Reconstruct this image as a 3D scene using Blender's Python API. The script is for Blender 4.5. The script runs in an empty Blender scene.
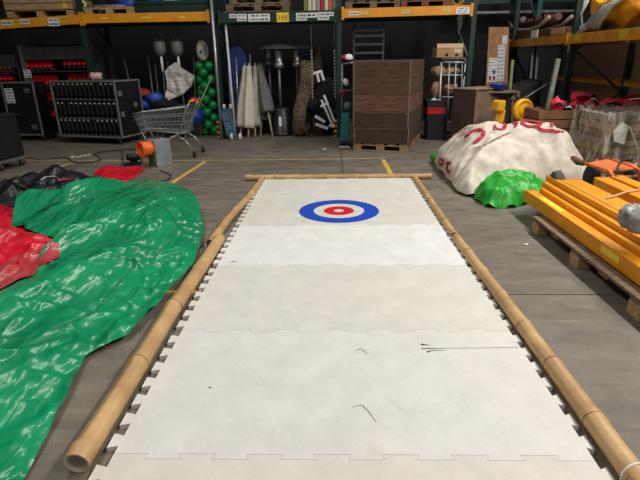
import bpy, bmesh, math, random
from mathutils import Vector, Matrix, noise
from mathutils.bvhtree import BVHTree
random.seed(7)
sc = bpy.context.scene
COL = sc.collection
PI = math.pi
# ---------------------------------------------------------------- camera
MT = 0.025                                     # thickness of the floor mats
F_PX, PITCH, YAW, ROLL = 483.4, 0.3587, -0.02807, -0.01707
CAM = Vector((-0.0647, -1.571, 1.5568 + MT))
_f0 = Vector((math.sin(YAW), math.cos(YAW), 0))
_r0 = Vector((math.cos(YAW), -math.sin(YAW), 0))
FWD = _f0 * math.cos(PITCH) + Vector((0, 0, -math.sin(PITCH)))
_u0 = _f0 * math.sin(PITCH) + Vector((0, 0, math.cos(PITCH)))
RGT = _r0 * math.cos(ROLL) + _u0 * math.sin(ROLL)
UPV = -_r0 * math.sin(ROLL) + _u0 * math.cos(ROLL)

def ray(px, py):
    return (FWD + RGT * ((px - 320) / F_PX) - UPV * ((py - 240) / F_PX))

def at(px, py, x=None, y=None, z=None):
    """point of the place seen at a photo position, on a given plane"""
    d = ray(px, py)
    if z is not None: s = (z - CAM.z) / d.z
    elif y is not None: s = (y - CAM.y) / d.y
    else: s = (x - CAM.x) / d.x
    return CAM + d * s

def G(px, py, z=0.0): return at(px, py, z=z)

def px_of(p):
    d = Vector(p) - CAM
    w = d.dot(FWD)
    return 320 + F_PX * d.dot(RGT) / w, 240 - F_PX * d.dot(UPV) / w

# ---------------------------------------------------------------- mesh collector
class MB:
    def __init__(s):
        s.v = []; s.f = []; s.sm = []
    def add(s, vs, fs, smooth=False):
        o = len(s.v)
        s.v += [tuple(p) for p in vs]
        for f in fs:
            s.f.append(tuple(i + o for i in f)); s.sm.append(smooth)
        return s
    def box(s, x0, x1, y0, y1, z0, z1):
        x0, x1 = min(x0, x1), max(x0, x1); y0, y1 = min(y0, y1), max(y0, y1); z0, z1 = min(z0, z1), max(z0, z1)
        vs = [(x0,y0,z0),(x1,y0,z0),(x1,y1,z0),(x0,y1,z0),(x0,y0,z1),(x1,y0,z1),(x1,y1,z1),(x0,y1,z1)]
        return s.add(vs, [(3,2,1,0),(4,5,6,7),(0,1,5,4),(1,2,6,5),(2,3,7,6),(3,0,4,7)])
    def bar(s, a, b, w, h=None, up=(0,0,1)):
        """box bar from a to b, w wide, h high"""
        a = Vector(a); b = Vector(b); h = h or w
        d = (b - a).normalized(); u = Vector(up)
        if abs(d.dot(u)) > .95: u = Vector((0, 1, 0))
        r = d.cross(u).normalized(); u = r.cross(d)
        vs = []
        for p in (a, b):
            for i, j in ((-1,-1),(1,-1),(1,1),(-1,1)):
                vs.append(p + r * (i * w / 2) + u * (j * h / 2))
        return s.add(vs, [(0,1,2,3),(7,6,5,4),(1,0,4,5),(2,1,5,6),(3,2,6,7),(0,3,7,4)])
    def obox(s, c, size, rot):
        """box centred at c, size, with Euler rotation (or 3x3)"""
        from mathutils import Euler
        R = rot if isinstance(rot, Matrix) else Euler(rot).to_matrix()
        c = Vector(c); hx, hy, hz = [k / 2 for k in size]
        vs = [c + R @ Vector(p) for p in ((-hx,-hy,-hz),(hx,-hy,-hz),(hx,hy,-hz),(-hx,hy,-hz),(-hx,-hy,hz),(hx,-hy,hz),(hx,hy,hz),(-hx,hy,hz))]
        return s.add(vs, [(3,2,1,0),(4,5,6,7),(0,1,5,4),(1,2,6,5),(2,3,7,6),(3,0,4,7)])
    def tube(s, pts, r, seg=10, caps=True, closed=False):
        pts = [Vector(p) for p in pts]; n = len(pts)
        rs = r if isinstance(r, (list, tuple)) else [r] * n
        vs = []; prev = None
        for i, p in enumerate(pts):
            if closed: d = pts[(i + 1) % n] - pts[i - 1]
            elif i == 0: d = pts[1] - p
            elif i == n - 1: d = p - pts[i - 1]
            else: d = (pts[i + 1] - p).normalized() + (p - pts[i - 1]).normalized()
            d = d.normalized() if d.length > 1e-9 else Vector((0, 0, 1))
            if prev is None:
                u = Vector((0, 0, 1)) if abs(d.z) < .9 else Vector((1, 0, 0))
            else: u = prev
            u = (u - d * u.dot(d)).normalized(); prev = u
            w = d.cross(u)
            for k in range(seg):
                a = 2 * PI * k / seg
                vs.append(p + (u * math.cos(a) + w * math.sin(a)) * rs[i])
        fs = []
        for i in range(n if closed else n - 1):
            j = (i + 1) % n
            for k in range(seg):
                l = (k + 1) % seg
                fs.append((i*seg+k, i*seg+l, j*seg+l, j*seg+k))
        s.add(vs, fs, True)
        if caps and not closed:
            o = len(s.v) - n * seg
            s.f.append(tuple(o + k for k in reversed(range(seg)))); s.sm.append(False)
            s.f.append(tuple(o + (n-1)*seg + k for k in range(seg))); s.sm.append(False)
        return s
    def lathe(s, prof, c=(0,0,0), seg=24, rot=None, smooth=True):
        """profile of (radius, height) spun about the z axis, then rotated and moved"""
        R = rot or Matrix.Identity(3); c = Vector(c)
        vs = []; fs = []
        n = len(prof)
        for r, z in prof:
            for k in range(seg):
                a = 2 * PI * k / seg
                vs.append(c + R @ Vector((max(r, 1e-4) * math.cos(a), max(r, 1e-4) * math.sin(a), z)))
        for i in range(n - 1):
            for k in range(seg):
                l = (k + 1) % seg
                fs.append((i*seg+k, i*seg+l, (i+1)*seg+l, (i+1)*seg+k))
        s.add(vs, fs, smooth)
        return s
    def cyl(s, c, r, h, seg=20, rot=None):
        return s.lathe([(0,0),(r,0),(r,h),(0,h)], c, seg, rot, False)
    def ball(s, c, r, seg=16, sq=(1,1,1)):
        rings = seg // 2; vs = []; fs = []
        for i in range(rings + 1):
            t = PI * i / rings
            for k in range(seg):
                a = 2 * PI * k / seg
                q = max(math.sin(t), 1e-3)
                vs.append((c[0] + r*sq[0]*q*math.cos(a), c[1] + r*sq[1]*q*math.sin(a), c[2] - r*sq[2]*math.cos(t)))
        for i in range(rings):
            for k in range(seg):
                l = (k + 1) % seg
                fs.append((i*seg+k, i*seg+l, (i+1)*seg+l, (i+1)*seg+k))
        return s.add(vs, fs, True)
    def prism(s, outline, z0, z1):
        n = len(outline)
        vs = [(x, y, z0) for x, y in outline] + [(x, y, z1) for x, y in outline]
        fs = [tuple(reversed(range(n))), tuple(range(n, 2*n))]
        fs += [(i, (i+1) % n, n + (i+1) % n, n + i) for i in range(n)]
        return s.add(vs, fs)
    def sheet(s, fn, nu, nv, smooth=True, wrap=False):
        vs = [fn(i / nu, j / nv) for j in range(nv + 1) for i in range(nu + 1)]
        w = nu + 1
        fs = [(j*w+i, j*w+i+1, (j+1)*w+i+1, (j+1)*w+i) for j in range(nv) for i in range(nu)]
        return s.add(vs, fs, smooth)
    def ribbon(s, pts, w, nrm=(0,0,1)):
        """flat stripe along pts; nrm: normal or list of normals"""
        pts = [Vector(p) for p in pts]; n = len(pts); vs = []
        for i, p in enumerate(pts):
            d = (pts[min(i+1, n-1)] - pts[max(i-1, 0)]).normalized()
            nn = Vector(nrm[i]) if isinstance(nrm, list) else Vector(nrm)
            q = d.cross(nn).normalized()
            ww = w[i] if isinstance(w, list) else w
            vs += [p - q * ww / 2, p + q * ww / 2]
        return s.add(vs, [(2*i, 2*i+1, 2*i+3, 2*i+2) for i in range(n - 1)])
    def make(s, name, mat, bevel=0, subdiv=0, fix=True):
        me = bpy.data.meshes.new(name)
        bm = bmesh.new()
        bv = [bm.verts.new(p) for p in s.v]
        for f, sm in zip(s.f, s.sm):
            if len(set(f)) < 3: continue
            try:
                fc = bm.faces.new([bv[i] for i in f]); fc.smooth = sm
            except ValueError: pass
        if fix:
            bmesh.ops.remove_doubles(bm, verts=bm.verts, dist=1e-5)
            bmesh.ops.recalc_face_normals(bm, faces=bm.faces)
        if bevel:
            es = [e for e in bm.edges if len(e.link_faces) == 2 and e.calc_face_angle(0) > .6]
            bmesh.ops.bevel(bm, geom=es, offset=bevel, segments=2, profile=.6, affect='EDGES', clamp_overlap=True)
        bm.to_mesh(me); bm.free()
        for m in (mat if isinstance(mat, list) else [mat]): me.materials.append(m)
        o = bpy.data.objects.new(name, me)
        COL.objects.link(o)
        if subdiv:
            md = o.modifiers.new('smooth', 'SUBSURF'); md.levels = subdiv; md.render_levels = subdiv
        return o

def tag(o, label, cat, group=None, kind=None):
    if label: o['label'] = label
    if cat: o['category'] = cat
    if group: o['group'] = group
    if kind: o['kind'] = kind
    return o

def recenter(o):
    """put the origin of a single-mesh thing at the middle of its base"""
    vs = [v.co.copy() for v in o.data.vertices]
    c = Vector(((min(v.x for v in vs)+max(v.x for v in vs))/2, (min(v.y for v in vs)+max(v.y for v in vs))/2, min(v.z for v in vs)))
    o.data.transform(Matrix.Translation(-c)); o.location = c
    return o

def solo(name, mb, mat, label, cat, group=None, bevel=0, kind=None, subdiv=0, fix=True):
    o = mb.make(name, mat, bevel, subdiv, fix)
    recenter(o)
    return tag(o, label, cat, group, kind)

def thing(name, label, cat, loc=(0,0,0), rz=0, group=None):
    o = bpy.data.objects.new(name, None)
    o.empty_display_size = .1
    COL.objects.link(o)
    o.location = loc; o.rotation_euler = (0, 0, rz)
    return tag(o, label, cat, group)

def root_of(o):
    while o.parent: o = o.parent
    return o

def part(name, mb, mat, parent, world=False, bevel=0, label=None, subdiv=0, fix=True, kind=None):
    o = mb.make(name, mat, bevel, subdiv, fix)
    if world:
        r = root_of(parent)
        m = Matrix.LocRotScale(r.location, r.rotation_euler, r.scale)
        o.data.transform(m.inverted())
    o.parent = parent
    if label: o['label'] = label
    if kind: o['kind'] = kind
    return o

def dup(root, loc, rz=None, label=None, group=None, rot=None):
    r = root.copy(); COL.objects.link(r); r.location = loc
    if rz is not None: r.rotation_euler = (0, 0, rz)
    if rot is not None: r.rotation_euler = rot
    if label: r['label'] = label
    if group: r['group'] = group
    for ch in list(root.children):
        c = ch.copy(); COL.objects.link(c); c.parent = r
        for g in list(ch.children):
            d = g.copy(); COL.objects.link(d); d.parent = c
    return r

def struct(name, mb, mat, bevel=0):
    o = mb.make(name, mat, bevel); o['kind'] = 'structure'
    return o

ORD = ['first','second','third','fourth','fifth','sixth','seventh','eighth','ninth','tenth','eleventh','twelfth','thirteenth','fourteenth','fifteenth']

# ---------------------------------------------------------------- materials
def srgb(c):
    return tuple(((v/255) / 12.92 if v/255 <= .04045 else (((v/255) + .055) / 1.055) ** 2.4) for v in c) + (1,)

_mats = {}
def mat(name, col, rough=.6, metal=0.0, var=.18, scale=6.0, bump=0.0, bscale=60.0, stretch=(1,1,1), col2=None, spec=.5, coat=0.0, detail=5.0, alpha=1.0, trans=0.0):
    """procedural material: two tones mixed by noise, optional fine bump"""
    if name in _mats: return _mats[name]
    m = bpy.data.materials.new(name); m.use_nodes = True
    nt = m.node_tree; b = nt.nodes['Principled BSDF']
    tc = nt.nodes.new('ShaderNodeTexCoord'); mp = nt.nodes.new('ShaderNodeMapping')
    mp.inputs['Scale'].default_value = stretch
    nt.links.new(tc.outputs['Object'], mp.inputs['Vector'])
    nz = nt.nodes.new('ShaderNodeTexNoise'); nz.inputs['Scale'].default_value = scale; nz.inputs['Detail'].default_value = detail
    nt.links.new(mp.outputs['Vector'], nz.inputs['Vector'])
    rp = nt.nodes.new('ShaderNodeValToRGB')
    c = srgb(col)
    c2 = srgb(col2) if col2 else tuple(v * (1 - var) for v in c[:3]) + (1,)
    c1 = c if col2 else tuple(min(1, v * (1 + var)) for v in c[:3]) + (1,)
    rp.color_ramp.elements[0].position = .32; rp.color_ramp.elements[1].position = .68
    rp.color_ramp.elements[0].color = c2; rp.color_ramp.elements[1].color = c1
    nt.links.new(nz.outputs['Fac'], rp.inputs['Fac'])
    nt.links.new(rp.outputs['Color'], b.inputs['Base Color'])
    b.inputs['Roughness'].default_value = rough; b.inputs['Metallic'].default_value = metal
    b.inputs['Specular IOR Level'].default_value = spec
    b.inputs['Coat Weight'].default_value = coat
    b.inputs['Alpha'].default_value = alpha
    b.inputs['Transmission Weight'].default_value = trans
    if bump:
        n2 = nt.nodes.new('ShaderNodeTexNoise'); n2.inputs['Scale'].default_value = bscale; n2.inputs['Detail'].default_value = 6
        nt.links.new(mp.outputs['Vector'], n2.inputs['Vector'])
        bp = nt.nodes.new('ShaderNodeBump'); bp.inputs['Strength'].default_value = bump; bp.inputs['Distance'].default_value = .02
        nt.links.new(n2.outputs['Fac'], bp.inputs['Height']); nt.links.new(bp.outputs['Normal'], b.inputs['Normal'])
    _mats[name] = m
    return m
# ---------------------------------------------------------------- palette
GREEN_STEEL = mat('green_steel', (14, 48, 41), .5, .2, .2, 9)
TEAL_STEEL = mat('teal_steel', (14, 92, 84), .5, .2, .2, 9)
ORANGE = mat('orange_beam_paint', (222, 146, 24), .45, .0, .12, 5, .08, 30)
ORANGE_STACK = mat('stacked_beam_paint', (226, 148, 20), .4, .0, .14, 4, .1, 30)
YELLOW = mat('yellow_label', (232, 200, 40), .6)
WHITE = mat('white_paper', (226, 226, 222), .7, var=.05)
PRINT = mat('dark_print', (52, 52, 54), .8, var=.05)
BLACK = mat('black_plastic', (18, 19, 21), .5, var=.3)
BLACK_CLOTH = mat('black_cloth', (20, 20, 21), .95, var=.4, bump=.3)
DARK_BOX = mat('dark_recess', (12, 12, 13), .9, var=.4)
STEEL = mat('galvanised_steel', (170, 172, 172), .38, .75, .15, 20)
DULL_STEEL = mat('dull_steel', (120, 122, 122), .5, .6, .2, 12)
GREY_TRIM = mat('grey_aluminium_edging', (138, 138, 134), .5, .4, .15, 12)
WOOD = mat('pallet_wood', (176, 142, 100), .85, 0, .25, 5, .3, 60, (1, 6, 6))
WOOD_OLD = mat('weathered_wood', (120, 100, 78), .9, 0, .35, 5, .4, 60, (1, 6, 6))
WOOD_DARK = mat('dark_crate_wood', (66, 50, 40), .85, 0, .28, 4, .35, 40, (1, 1, 4))
RUBBER = mat('black_rubber', (22, 22, 22), .85)
CARD = mat('cardboard', (168, 130, 94), .9, 0, .12, 6, .1)
RED = mat('red_plastic', (190, 24, 36), .4, 0, .25, 20)
BLUE = mat('blue_plastic', (24, 62, 150), .45, 0, .2, 8)
CREAM = mat('cream_canvas', (188, 182, 166), .9, 0, .14, 7, .3, 30)
GREY_CANVAS = mat('grey_canvas', (86, 86, 84), .9, 0, .2, 7, .3, 30)

# ---------------------------------------------------------------- the hall
def floor_material():
    m = bpy.data.materials.new('concrete_floor'); m.use_nodes = True
    nt = m.node_tree; b = nt.nodes['Principled BSDF']; L = nt.links.new
    tc = nt.nodes.new('ShaderNodeTexCoord')
    def nz(scale, det, st=(1,1,1), rough=.6):
        mp = nt.nodes.new('ShaderNodeMapping'); mp.inputs['Scale'].default_value = st
        n = nt.nodes.new('ShaderNodeTexNoise'); n.inputs['Scale'].default_value = scale; n.inputs['Detail'].default_value = det; n.inputs['Roughness'].default_value = rough
        L(tc.outputs['Object'], mp.inputs['Vector']); L(mp.outputs['Vector'], n.inputs['Vector']); return n
    big = nz(.9, 8, (.6, 1.5, 1)); mid = nz(4.5, 10, (.7, 1.6, 1), .7); streak = nz(2.2, 8, (.35, 2.2, 1), .75)
    def ramp(n, p0, c0, p1, c1):
        r = nt.nodes.new('ShaderNodeValToRGB'); e = r.color_ramp.elements
        e[0].position = p0; e[0].color = srgb(c0); e[1].position = p1; e[1].color = srgb(c1)
        L(n.outputs['Fac'], r.inputs['Fac']); return r
    r1 = ramp(big, .3, (70, 63, 54), .72, (124, 115, 101))
    r2 = ramp(mid, .32, (76, 70, 61), .7, (146, 138, 124))
    mx = nt.nodes.new('ShaderNodeMixRGB'); mx.inputs['Fac'].default_value = .5
    L(r1.outputs['Color'], mx.inputs['Color1']); L(r2.outputs['Color'], mx.inputs['Color2'])
    r3 = ramp(streak, .56, (0, 0, 0), .74, (255, 255, 255))
    m2 = nt.nodes.new('ShaderNodeMixRGB'); m2.inputs['Color2'].default_value = srgb((160, 145, 120))
    sc_ = nt.nodes.new('ShaderNodeMath'); sc_.operation = 'MULTIPLY'; sc_.inputs[1].default_value = .75
    L(r3.outputs['Color'], sc_.inputs[0]); L(sc_.outputs[0], m2.inputs['Fac']); L(mx.outputs['Color'], m2.inputs['Color1'])
    L(m2.outputs['Color'], b.inputs['Base Color'])
    rr = nt.nodes.new('ShaderNodeMapRange'); rr.inputs['To Min'].default_value = .42; rr.inputs['To Max'].default_value = .8
    L(mid.outputs['Fac'], rr.inputs['Value']); L(rr.outputs['Result'], b.inputs['Roughness'])
    bp = nt.nodes.new('ShaderNodeBump'); bp.inputs['Strength'].default_value = .12; bp.inputs['Distance'].default_value = .01
    L(mid.outputs['Fac'], bp.inputs['Height']); L(bp.outputs['Normal'], b.inputs['Normal'])
    return m

FLOOR = struct('floor', MB().box(-9.5, 6.5, -4, 12, -.1, 0), floor_material())
WALL = mat('charcoal_wall', (34, 34, 36), .9, 0, .25, 1.2)
struct('wall_back', MB().box(-9.5, 6.5, 11.6, 11.8, 0, 6), WALL)
struct('wall_right', MB().box(6.3, 6.5, -4, 11.6, 0, 6), mat('brown_board_wall', (74, 56, 42), .85, 0, .2, 1.5))
struct('wall_left', MB().box(-9.5, -9.3, -4, 11.6, 0, 6), WALL)

LINE = mat('yellow_floor_paint', (206, 166, 66), .7, 0, .3, 14)
LINE_PALE = mat('worn_floor_paint', (176, 150, 96), .75, 0, .3, 9)
def floor_mark(name, pts, w, m, z=.002):
    mb = MB(); mb.ribbon([(p[0], p[1], z) for p in pts], w)
    return part(name, mb, m, FLOOR, fix=False)
def gp(*a): return [tuple(G(*p))[:2] for p in a]
floor_mark('floor_line', gp((26, 160), (150, 161), (383, 158.5)), .06, LINE_PALE)
floor_mark('floor_line', [(-2.19, 6.43), (-2.27, 5.24), (-2.3, 4.6)], .07, LINE)
floor_mark('floor_line', [(.78, 6.43), (.79, 5.0)], .07, LINE)
floor_mark('floor_line', [(-1.8, 1.6), (-1.03, 1.58)], .05, LINE)
floor_mark('floor_line', [(-4.9, 4.5), (-4.79, 5.05), (-4.45, 6.4)], .07, LINE)
JOINT = mat('floor_joint_dark', (52, 50, 47), .9)  # dark grey of the joint lines in the concrete
floor_mark('floor_joint', [(1.1, 1.52), (3.2, 1.5), (6, 1.48)], .008, JOINT)
floor_mark('floor_joint', [(.09, 5.2), (.1, 8.4)], .012, JOINT)
CHALK = mat('white_chalk', (214, 212, 206), .9)
for st in ([(73,158),(72,156.4),(75,156)], [(76,157.6),(78,156.2),(79,157.4)], [(80,157),(82,155.4),(83,156.6),(84.5,155)], [(85,156.2),(87,154.5),(88.4,155.6),(90,154)]):
    floor_mark('chalk_stroke', gp(*st), .045, CHALK)

# ---------------------------------------------------------------- white interlocking mats
def mat_material(i):
    m = bpy.data.materials.new('white_mat'); m.use_nodes = True
    nt = m.node_tree; b = nt.nodes['Principled BSDF']; L = nt.links.new
    tc = nt.nodes.new('ShaderNodeTexCoord')
    base = [(211, 206, 197), (213, 210, 204), (210, 207, 199), (222, 221, 218), (208, 205, 196), (212, 209, 200)][i]
    n1 = nt.nodes.new('ShaderNodeTexNoise'); n1.inputs['Scale'].default_value = 5.0; n1.inputs['Detail'].default_value = 12; n1.inputs['Roughness'].default_value = .7
    mp0 = nt.nodes.new('ShaderNodeMapping'); mp0.inputs['Location'].default_value = (i * 3.1, i * 1.7, 0)
    L(tc.outputs['Object'], mp0.inputs['Vector']); L(mp0.outputs['Vector'], n1.inputs['Vector'])
    r = nt.nodes.new('ShaderNodeValToRGB'); e = r.color_ramp.elements
    e[0].position = .25; e[0].color = srgb(tuple(int(v * .94) for v in base)); e[1].position = .7; e[1].color = srgb(tuple(min(255, int(v * 1.03)) for v in base))
    L(n1.outputs['Fac'], r.inputs['Fac'])
    # fine scratches in two directions
    last = r.outputs['Color']
    for k, (rot, st, amt) in enumerate(((.5, (1.6, 60, 1), .2), (-.85, (1.4, 70, 1), .18), (2.0, (2.5, 46, 1), .16))):
        mp = nt.nodes.new('ShaderNodeMapping'); mp.vector_type = 'TEXTURE'; mp.inputs['Rotation'].default_value = (0, 0, rot); mp.inputs['Scale'].default_value = (1 / st[0], 1 / st[1], 1)
        mp.inputs['Location'].default_value = (i * 1.3, k * 2.2, 0)
        n = nt.nodes.new('ShaderNodeTexNoise'); n.inputs['Scale'].default_value = 1.6; n.inputs['Detail'].default_value = 4; n.inputs['Distortion'].default_value = .6
        L(tc.outputs['Object'], mp.inputs['Vector']); L(mp.outputs['Vector'], n.inputs['Vector'])
        rp = nt.nodes.new('ShaderNodeValToRGB'); rp.color_ramp.elements[0].position = .58; rp.color_ramp.elements[1].position = .74
        L(n.outputs['Fac'], rp.inputs['Fac'])
        mu = nt.nodes.new('ShaderNodeMath'); mu.operation = 'MULTIPLY'; mu.inputs[1].default_value = amt
        L(rp.outputs['Color'], mu.inputs[0])
        mx = nt.nodes.new('ShaderNodeMixRGB'); mx.inputs['Color2'].default_value = srgb((168, 162, 148) if k < 2 else (240, 240, 238))
        L(mu.outputs[0], mx.inputs['Fac']); L(last, mx.inputs['Color1']); last = mx.outputs['Color']
    # dirty yellowish stains
    n3 = nt.nodes.new('ShaderNodeTexNoise'); n3.inputs['Scale'].default_value = 1.8; n3.inputs['Detail'].default_value = 10; n3.inputs['Roughness'].default_value = .75
    mp3 = nt.nodes.new('ShaderNodeMapping'); mp3.inputs['Location'].default_value = (i * 5.3, 9, 0)
    L(tc.outputs['Object'], mp3.inputs['Vector']); L(mp3.outputs['Vector'], n3.inputs['Vector'])
    r3 = nt.nodes.new('ShaderNodeValToRGB'); r3.color_ramp.elements[0].position = .58; r3.color_ramp.elements[1].position = .8
    L(n3.outputs['Fac'], r3.inputs['Fac'])
    mu = nt.nodes.new('ShaderNodeMath'); mu.operation = 'MULTIPLY'; mu.inputs[1].default_value = .5
    L(r3.outputs['Color'], mu.inputs[0])
    mx = nt.nodes.new('ShaderNodeMixRGB'); mx.inputs['Color2'].default_value = srgb((186, 170, 138))
    L(mu.outputs[0], mx.inputs['Fac']); L(last, mx.inputs['Color1']); L(mx.outputs['Color'], b.inputs['Base Color'])
    b.inputs['Roughness'].default_value = .62
    bp = nt.nodes.new('ShaderNodeBump'); bp.inputs['Strength'].default_value = .08; bp.inputs['Distance'].default_value = .004
    nb = nt.nodes.new('ShaderNodeTexNoise'); nb.inputs['Scale'].default_value = 90
    L(tc.outputs['Object'], nb.inputs['Vector']); L(nb.outputs['Fac'], bp.inputs['Height']); L(bp.outputs['Normal'], b.inputs['Normal'])
    return m

PIT = 1 / 7
def seam(y):
    """dovetailed seam across the mat from x=-1 to x=1"""
    a = .014; o = .007; pts = [(-1, y + a)]
    for k in range(1, 14):
        x = -1 + k * PIT; up = a if k % 2 else -a
        pts += [(x + o, y + up), (x - o, y - up)]
    return pts + [(1, y - a)]
def teeth(x, y0, y1, out, sgn):
    """dovetail teeth on a long side from y0 to y1, pointing in direction sgn"""
    pts = []; n = 7; p = (y1 - y0) / n
    for k in range(n):
        c = y0 + (k + .5) * p
        for dy, e in ((-.03, 0), (-.043, out), (.043, out), (.03, 0)):
            pts.append((x + sgn * e, c + dy * (1 if y1 > y0 else -1)))
    return pts
GAP = .0009
labels = {-1: 'white foam floor mat nearest the camera, cut off by the frame bottom',
          0: 'white foam floor mat with black scuff streaks at its right edge',
          1: 'scratched white foam floor mat just beyond the black scuff streaks',
          2: 'brightest cleanest white foam floor mat just in front of the target mat',
          3: 'white foam floor mat printed with a blue and red curling target',
          4: 'white foam floor mat at the far end against the cross bamboo'}
mats = {}
for r in range(-1, 5):
    y0, y1 = r, r + 1
    lo = [(x, y + GAP) for x, y in seam(y0)]
    hi = [(x, y - GAP) for x, y in seam(y1)]
    out = lo + teeth(1, y0 + .02, y1 - .02, .03, 1) + list(reversed(hi)) + teeth(-1, y1 - .02, y0 + .02, .047, -1)
    mb = MB().prism(out, .001, MT)
    o = solo('foam_mat', mb, mat_material(r + 1), labels[r], 'floor mat', 'white interlocking foam floor mats')
    mats[r] = o
# curling target printed on one mat
tc_ = Vector((.005, 3.49, MT + .0012))
def disc(name, r0, r1, m, dz):
    mb = MB(); seg = 72
    vs = []; fs = []
    for k in range(seg):
        a = 2 * PI * k / seg
        vs += [(tc_.x + r0 * math.cos(a), tc_.y + r0 * .97 * math.sin(a), tc_.z + dz), (tc_.x + r1 * math.cos(a), tc_.y + r1 * .97 * math.sin(a), tc_.z + dz)]
    for k in range(seg):
        l = (k + 1) % seg
        fs.append((2*k, 2*k+1, 2*l+1, 2*l))
    mb.add(vs, fs)
    part(name, mb, m, mats[3], world=True, fix=False, label=None)
disc('target_ring', .275, .435, mat('target_blue', (10, 70, 178), .5, var=.04), 0)
disc('target_ring', .055, .165, mat('target_red', (206, 14, 34), .5, var=.04), 0)
# black scuffs
SCUFF = mat('black_scuff', (58, 56, 54), .8)
def scuff(row, pts, w):
    mb = MB(); mb.ribbon([G(*p, z=MT + .001) for p in pts], w); part('scuff_mark', mb, SCUFF, mats[row], world=True, fix=False)
scuff(0, [(421, 344.3), (424, 344.6), (430, 345.2)], [.018, .012, .002])
scuff(0, [(421.5, 348.6), (430, 348.4), (446, 348.2)], [.008, .007, .003])
scuff(0, [(446, 348.2), (490, 347.8), (518, 347.2)], [.003, .003, .003])
scuff(0, [(427, 352), (431, 350.6), (446, 350)], [.014, .006, .002])
scuff(0, [(352, 407), (362, 405), (369, 412), (376, 422)], [.002, .004, .004, .002])
scuff(0, [(355, 350), (362, 349), (367, 354)], [.003, .004, .003])
scuff(0, [(209, 387.2), (211, 387.8)], .009)
scuff(2, [(229.5, 262.8), (233, 261.6), (237, 261.4)], [.004, .012, .006])
# ---------------------------------------------------------------- bamboo poles
BAMBOO = mat('bamboo_skin', (200, 163, 110), .45, 0, .0, 3, .12, 40, (1.6, 1.6, 1.6), col2=(168, 130, 84))
BAMBOO_NODE = mat('bamboo_node', (132, 98, 62), .6, 0, .2, 20)
BAMBOO_IN = mat('bamboo_inside', (196, 180, 160), .85, 0, .2, 20)
BAMBOO_DARK = mat('bamboo_inside_dark', (120, 92, 66), .9, 0, .3, 20)
CRACK = mat('bamboo_crack', (92, 62, 36), .9)
def bamboo(label, pts, r0, r1, nodes, crack=None, hollow=BAMBOO_IN, tie=None):
    """pts: bottom line of the pole on the floor (near end first)"""
    root = thing('bamboo_pole', label, 'bamboo pole', (pts[0][0], pts[0][1], 0), 0, 'bamboo poles edging the mats')
    P = [Vector((p[0], p[1], 0)) for p in pts]
    seglen = [(P[i+1] - P[i]).length for i in range(len(P) - 1)]; tot = sum(seglen)
    def pos(t):
        d = t * tot
        for i, s in enumerate(seglen):
            if d <= s or i == len(seglen) - 1:
                return P[i].lerp(P[i+1], d / s)
            d -= s
    N = 90; path = []; rad = []
    for i in range(N + 1):
        t = i / N; r = r0 + (r1 - r0) * t
        nd = min(abs(t - k) * tot for k in nodes)
        r *= 1 + .1 * math.exp(-(nd / .022) ** 2) + .02 * math.exp(-(nd / .09) ** 2) + .012 * noise.noise((t * 7, r0 * 90, pts[0][0]))
        p = pos(t); path.append(Vector((p.x + .006 * noise.noise((t * 3, pts[0][0], 5)), p.y, r + .001))); rad.append(r)
    mb = MB(); mb.tube(path, rad, 20, caps=False); part('culm', mb, BAMBOO, root, world=True)
    for e, (i, j) in enumerate(((0, 1), (N, N - 1))):
        d = (path[j] - path[i]).normalized()
        R = Vector((0, 0, 1)).rotation_difference(d).to_matrix()
        mb = MB(); mb.lathe([(rad[i], 0), (rad[i] * .84, -.001), (rad[i] * .82, .05), (rad[i] * .3, .075), (0, .078)], path[i], 20, R)
        part('hollow_end', mb, hollow, root, world=True)
    for k in nodes:
        if not .01 < k < .99: continue
        i = min(N - 1, int(k * N)); d = (path[i+1] - path[i]).normalized()
        R = Vector((0, 0, 1)).rotation_difference(d).to_matrix()
        c = pos(k); r = rad[i] if abs(i / N - k) * tot < .02 else rad[i] * 1.02
        c = Vector((c.x, c.y, path[i].z))
        mb = MB(); mb.lathe([(r * .98, -.007), (r * 1.035, -.002), (r * 1.035, .002), (r * .98, .007)], c, 20, R)
        part('node_ring', mb, BAMBOO_NODE, root, world=True)
    if crack:
        a, t0, t1 = crack; mb = MB(); pp = []; nn = []
        for i in range(int(t0 * N), int(t1 * N)):
            d = (path[i+1] - path[i]).normalized(); s = d.cross(Vector((0, 0, 1))).normalized(); u = s.cross(d)
            q = (u * math.cos(a) + s * math.sin(a)); pp.append(path[i] + q * (rad[i] + .0012)); nn.append(q)
        mb.ribbon(pp, .004, nn); part('crack', mb, CRACK, root, world=True, fix=False)
    if tie:
        i = int(tie * N); d = (path[i+1] - path[i]).normalized(); s = d.cross(Vector((0, 0, 1))).normalized(); u = s.cross(d)
        loop = [path[i] + (u * math.cos(2*PI*k/20) + s * math.sin(2*PI*k/20)) * (rad[i] + .003) + d * .012 * math.sin(2*PI*k/20) for k in range(20)]
        mb = MB(); mb.tube(loop, .0042, 6, closed=True)
        mb.tube([loop[4], loop[4] + s * .02 + Vector((0,-.03,-.02)), loop[4] + s * .03 + Vector((0,-.06,-.075))], .004, 6)
        part('string_tie', mb, WHITE, root, world=True, label='white string tied round the pole end')
    return root
bamboo('thick split bamboo pole on left with an open pale hollow end', [(-1.115, -.07), (-1.12, 1.2), (-1.10, 2.56)], .052, .05, [.02, .26, .5, .74, .985], crack=(-.35, .03, .62))
bamboo('thin bent bamboo pole on left beyond the split pole', [(-1.165, 2.44), (-1.15, 3.1), (-1.075, 4.0), (-1.035, 4.93)], .04, .036, [.0, .12, .26, .42, .58, .72, .86, .99])
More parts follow.
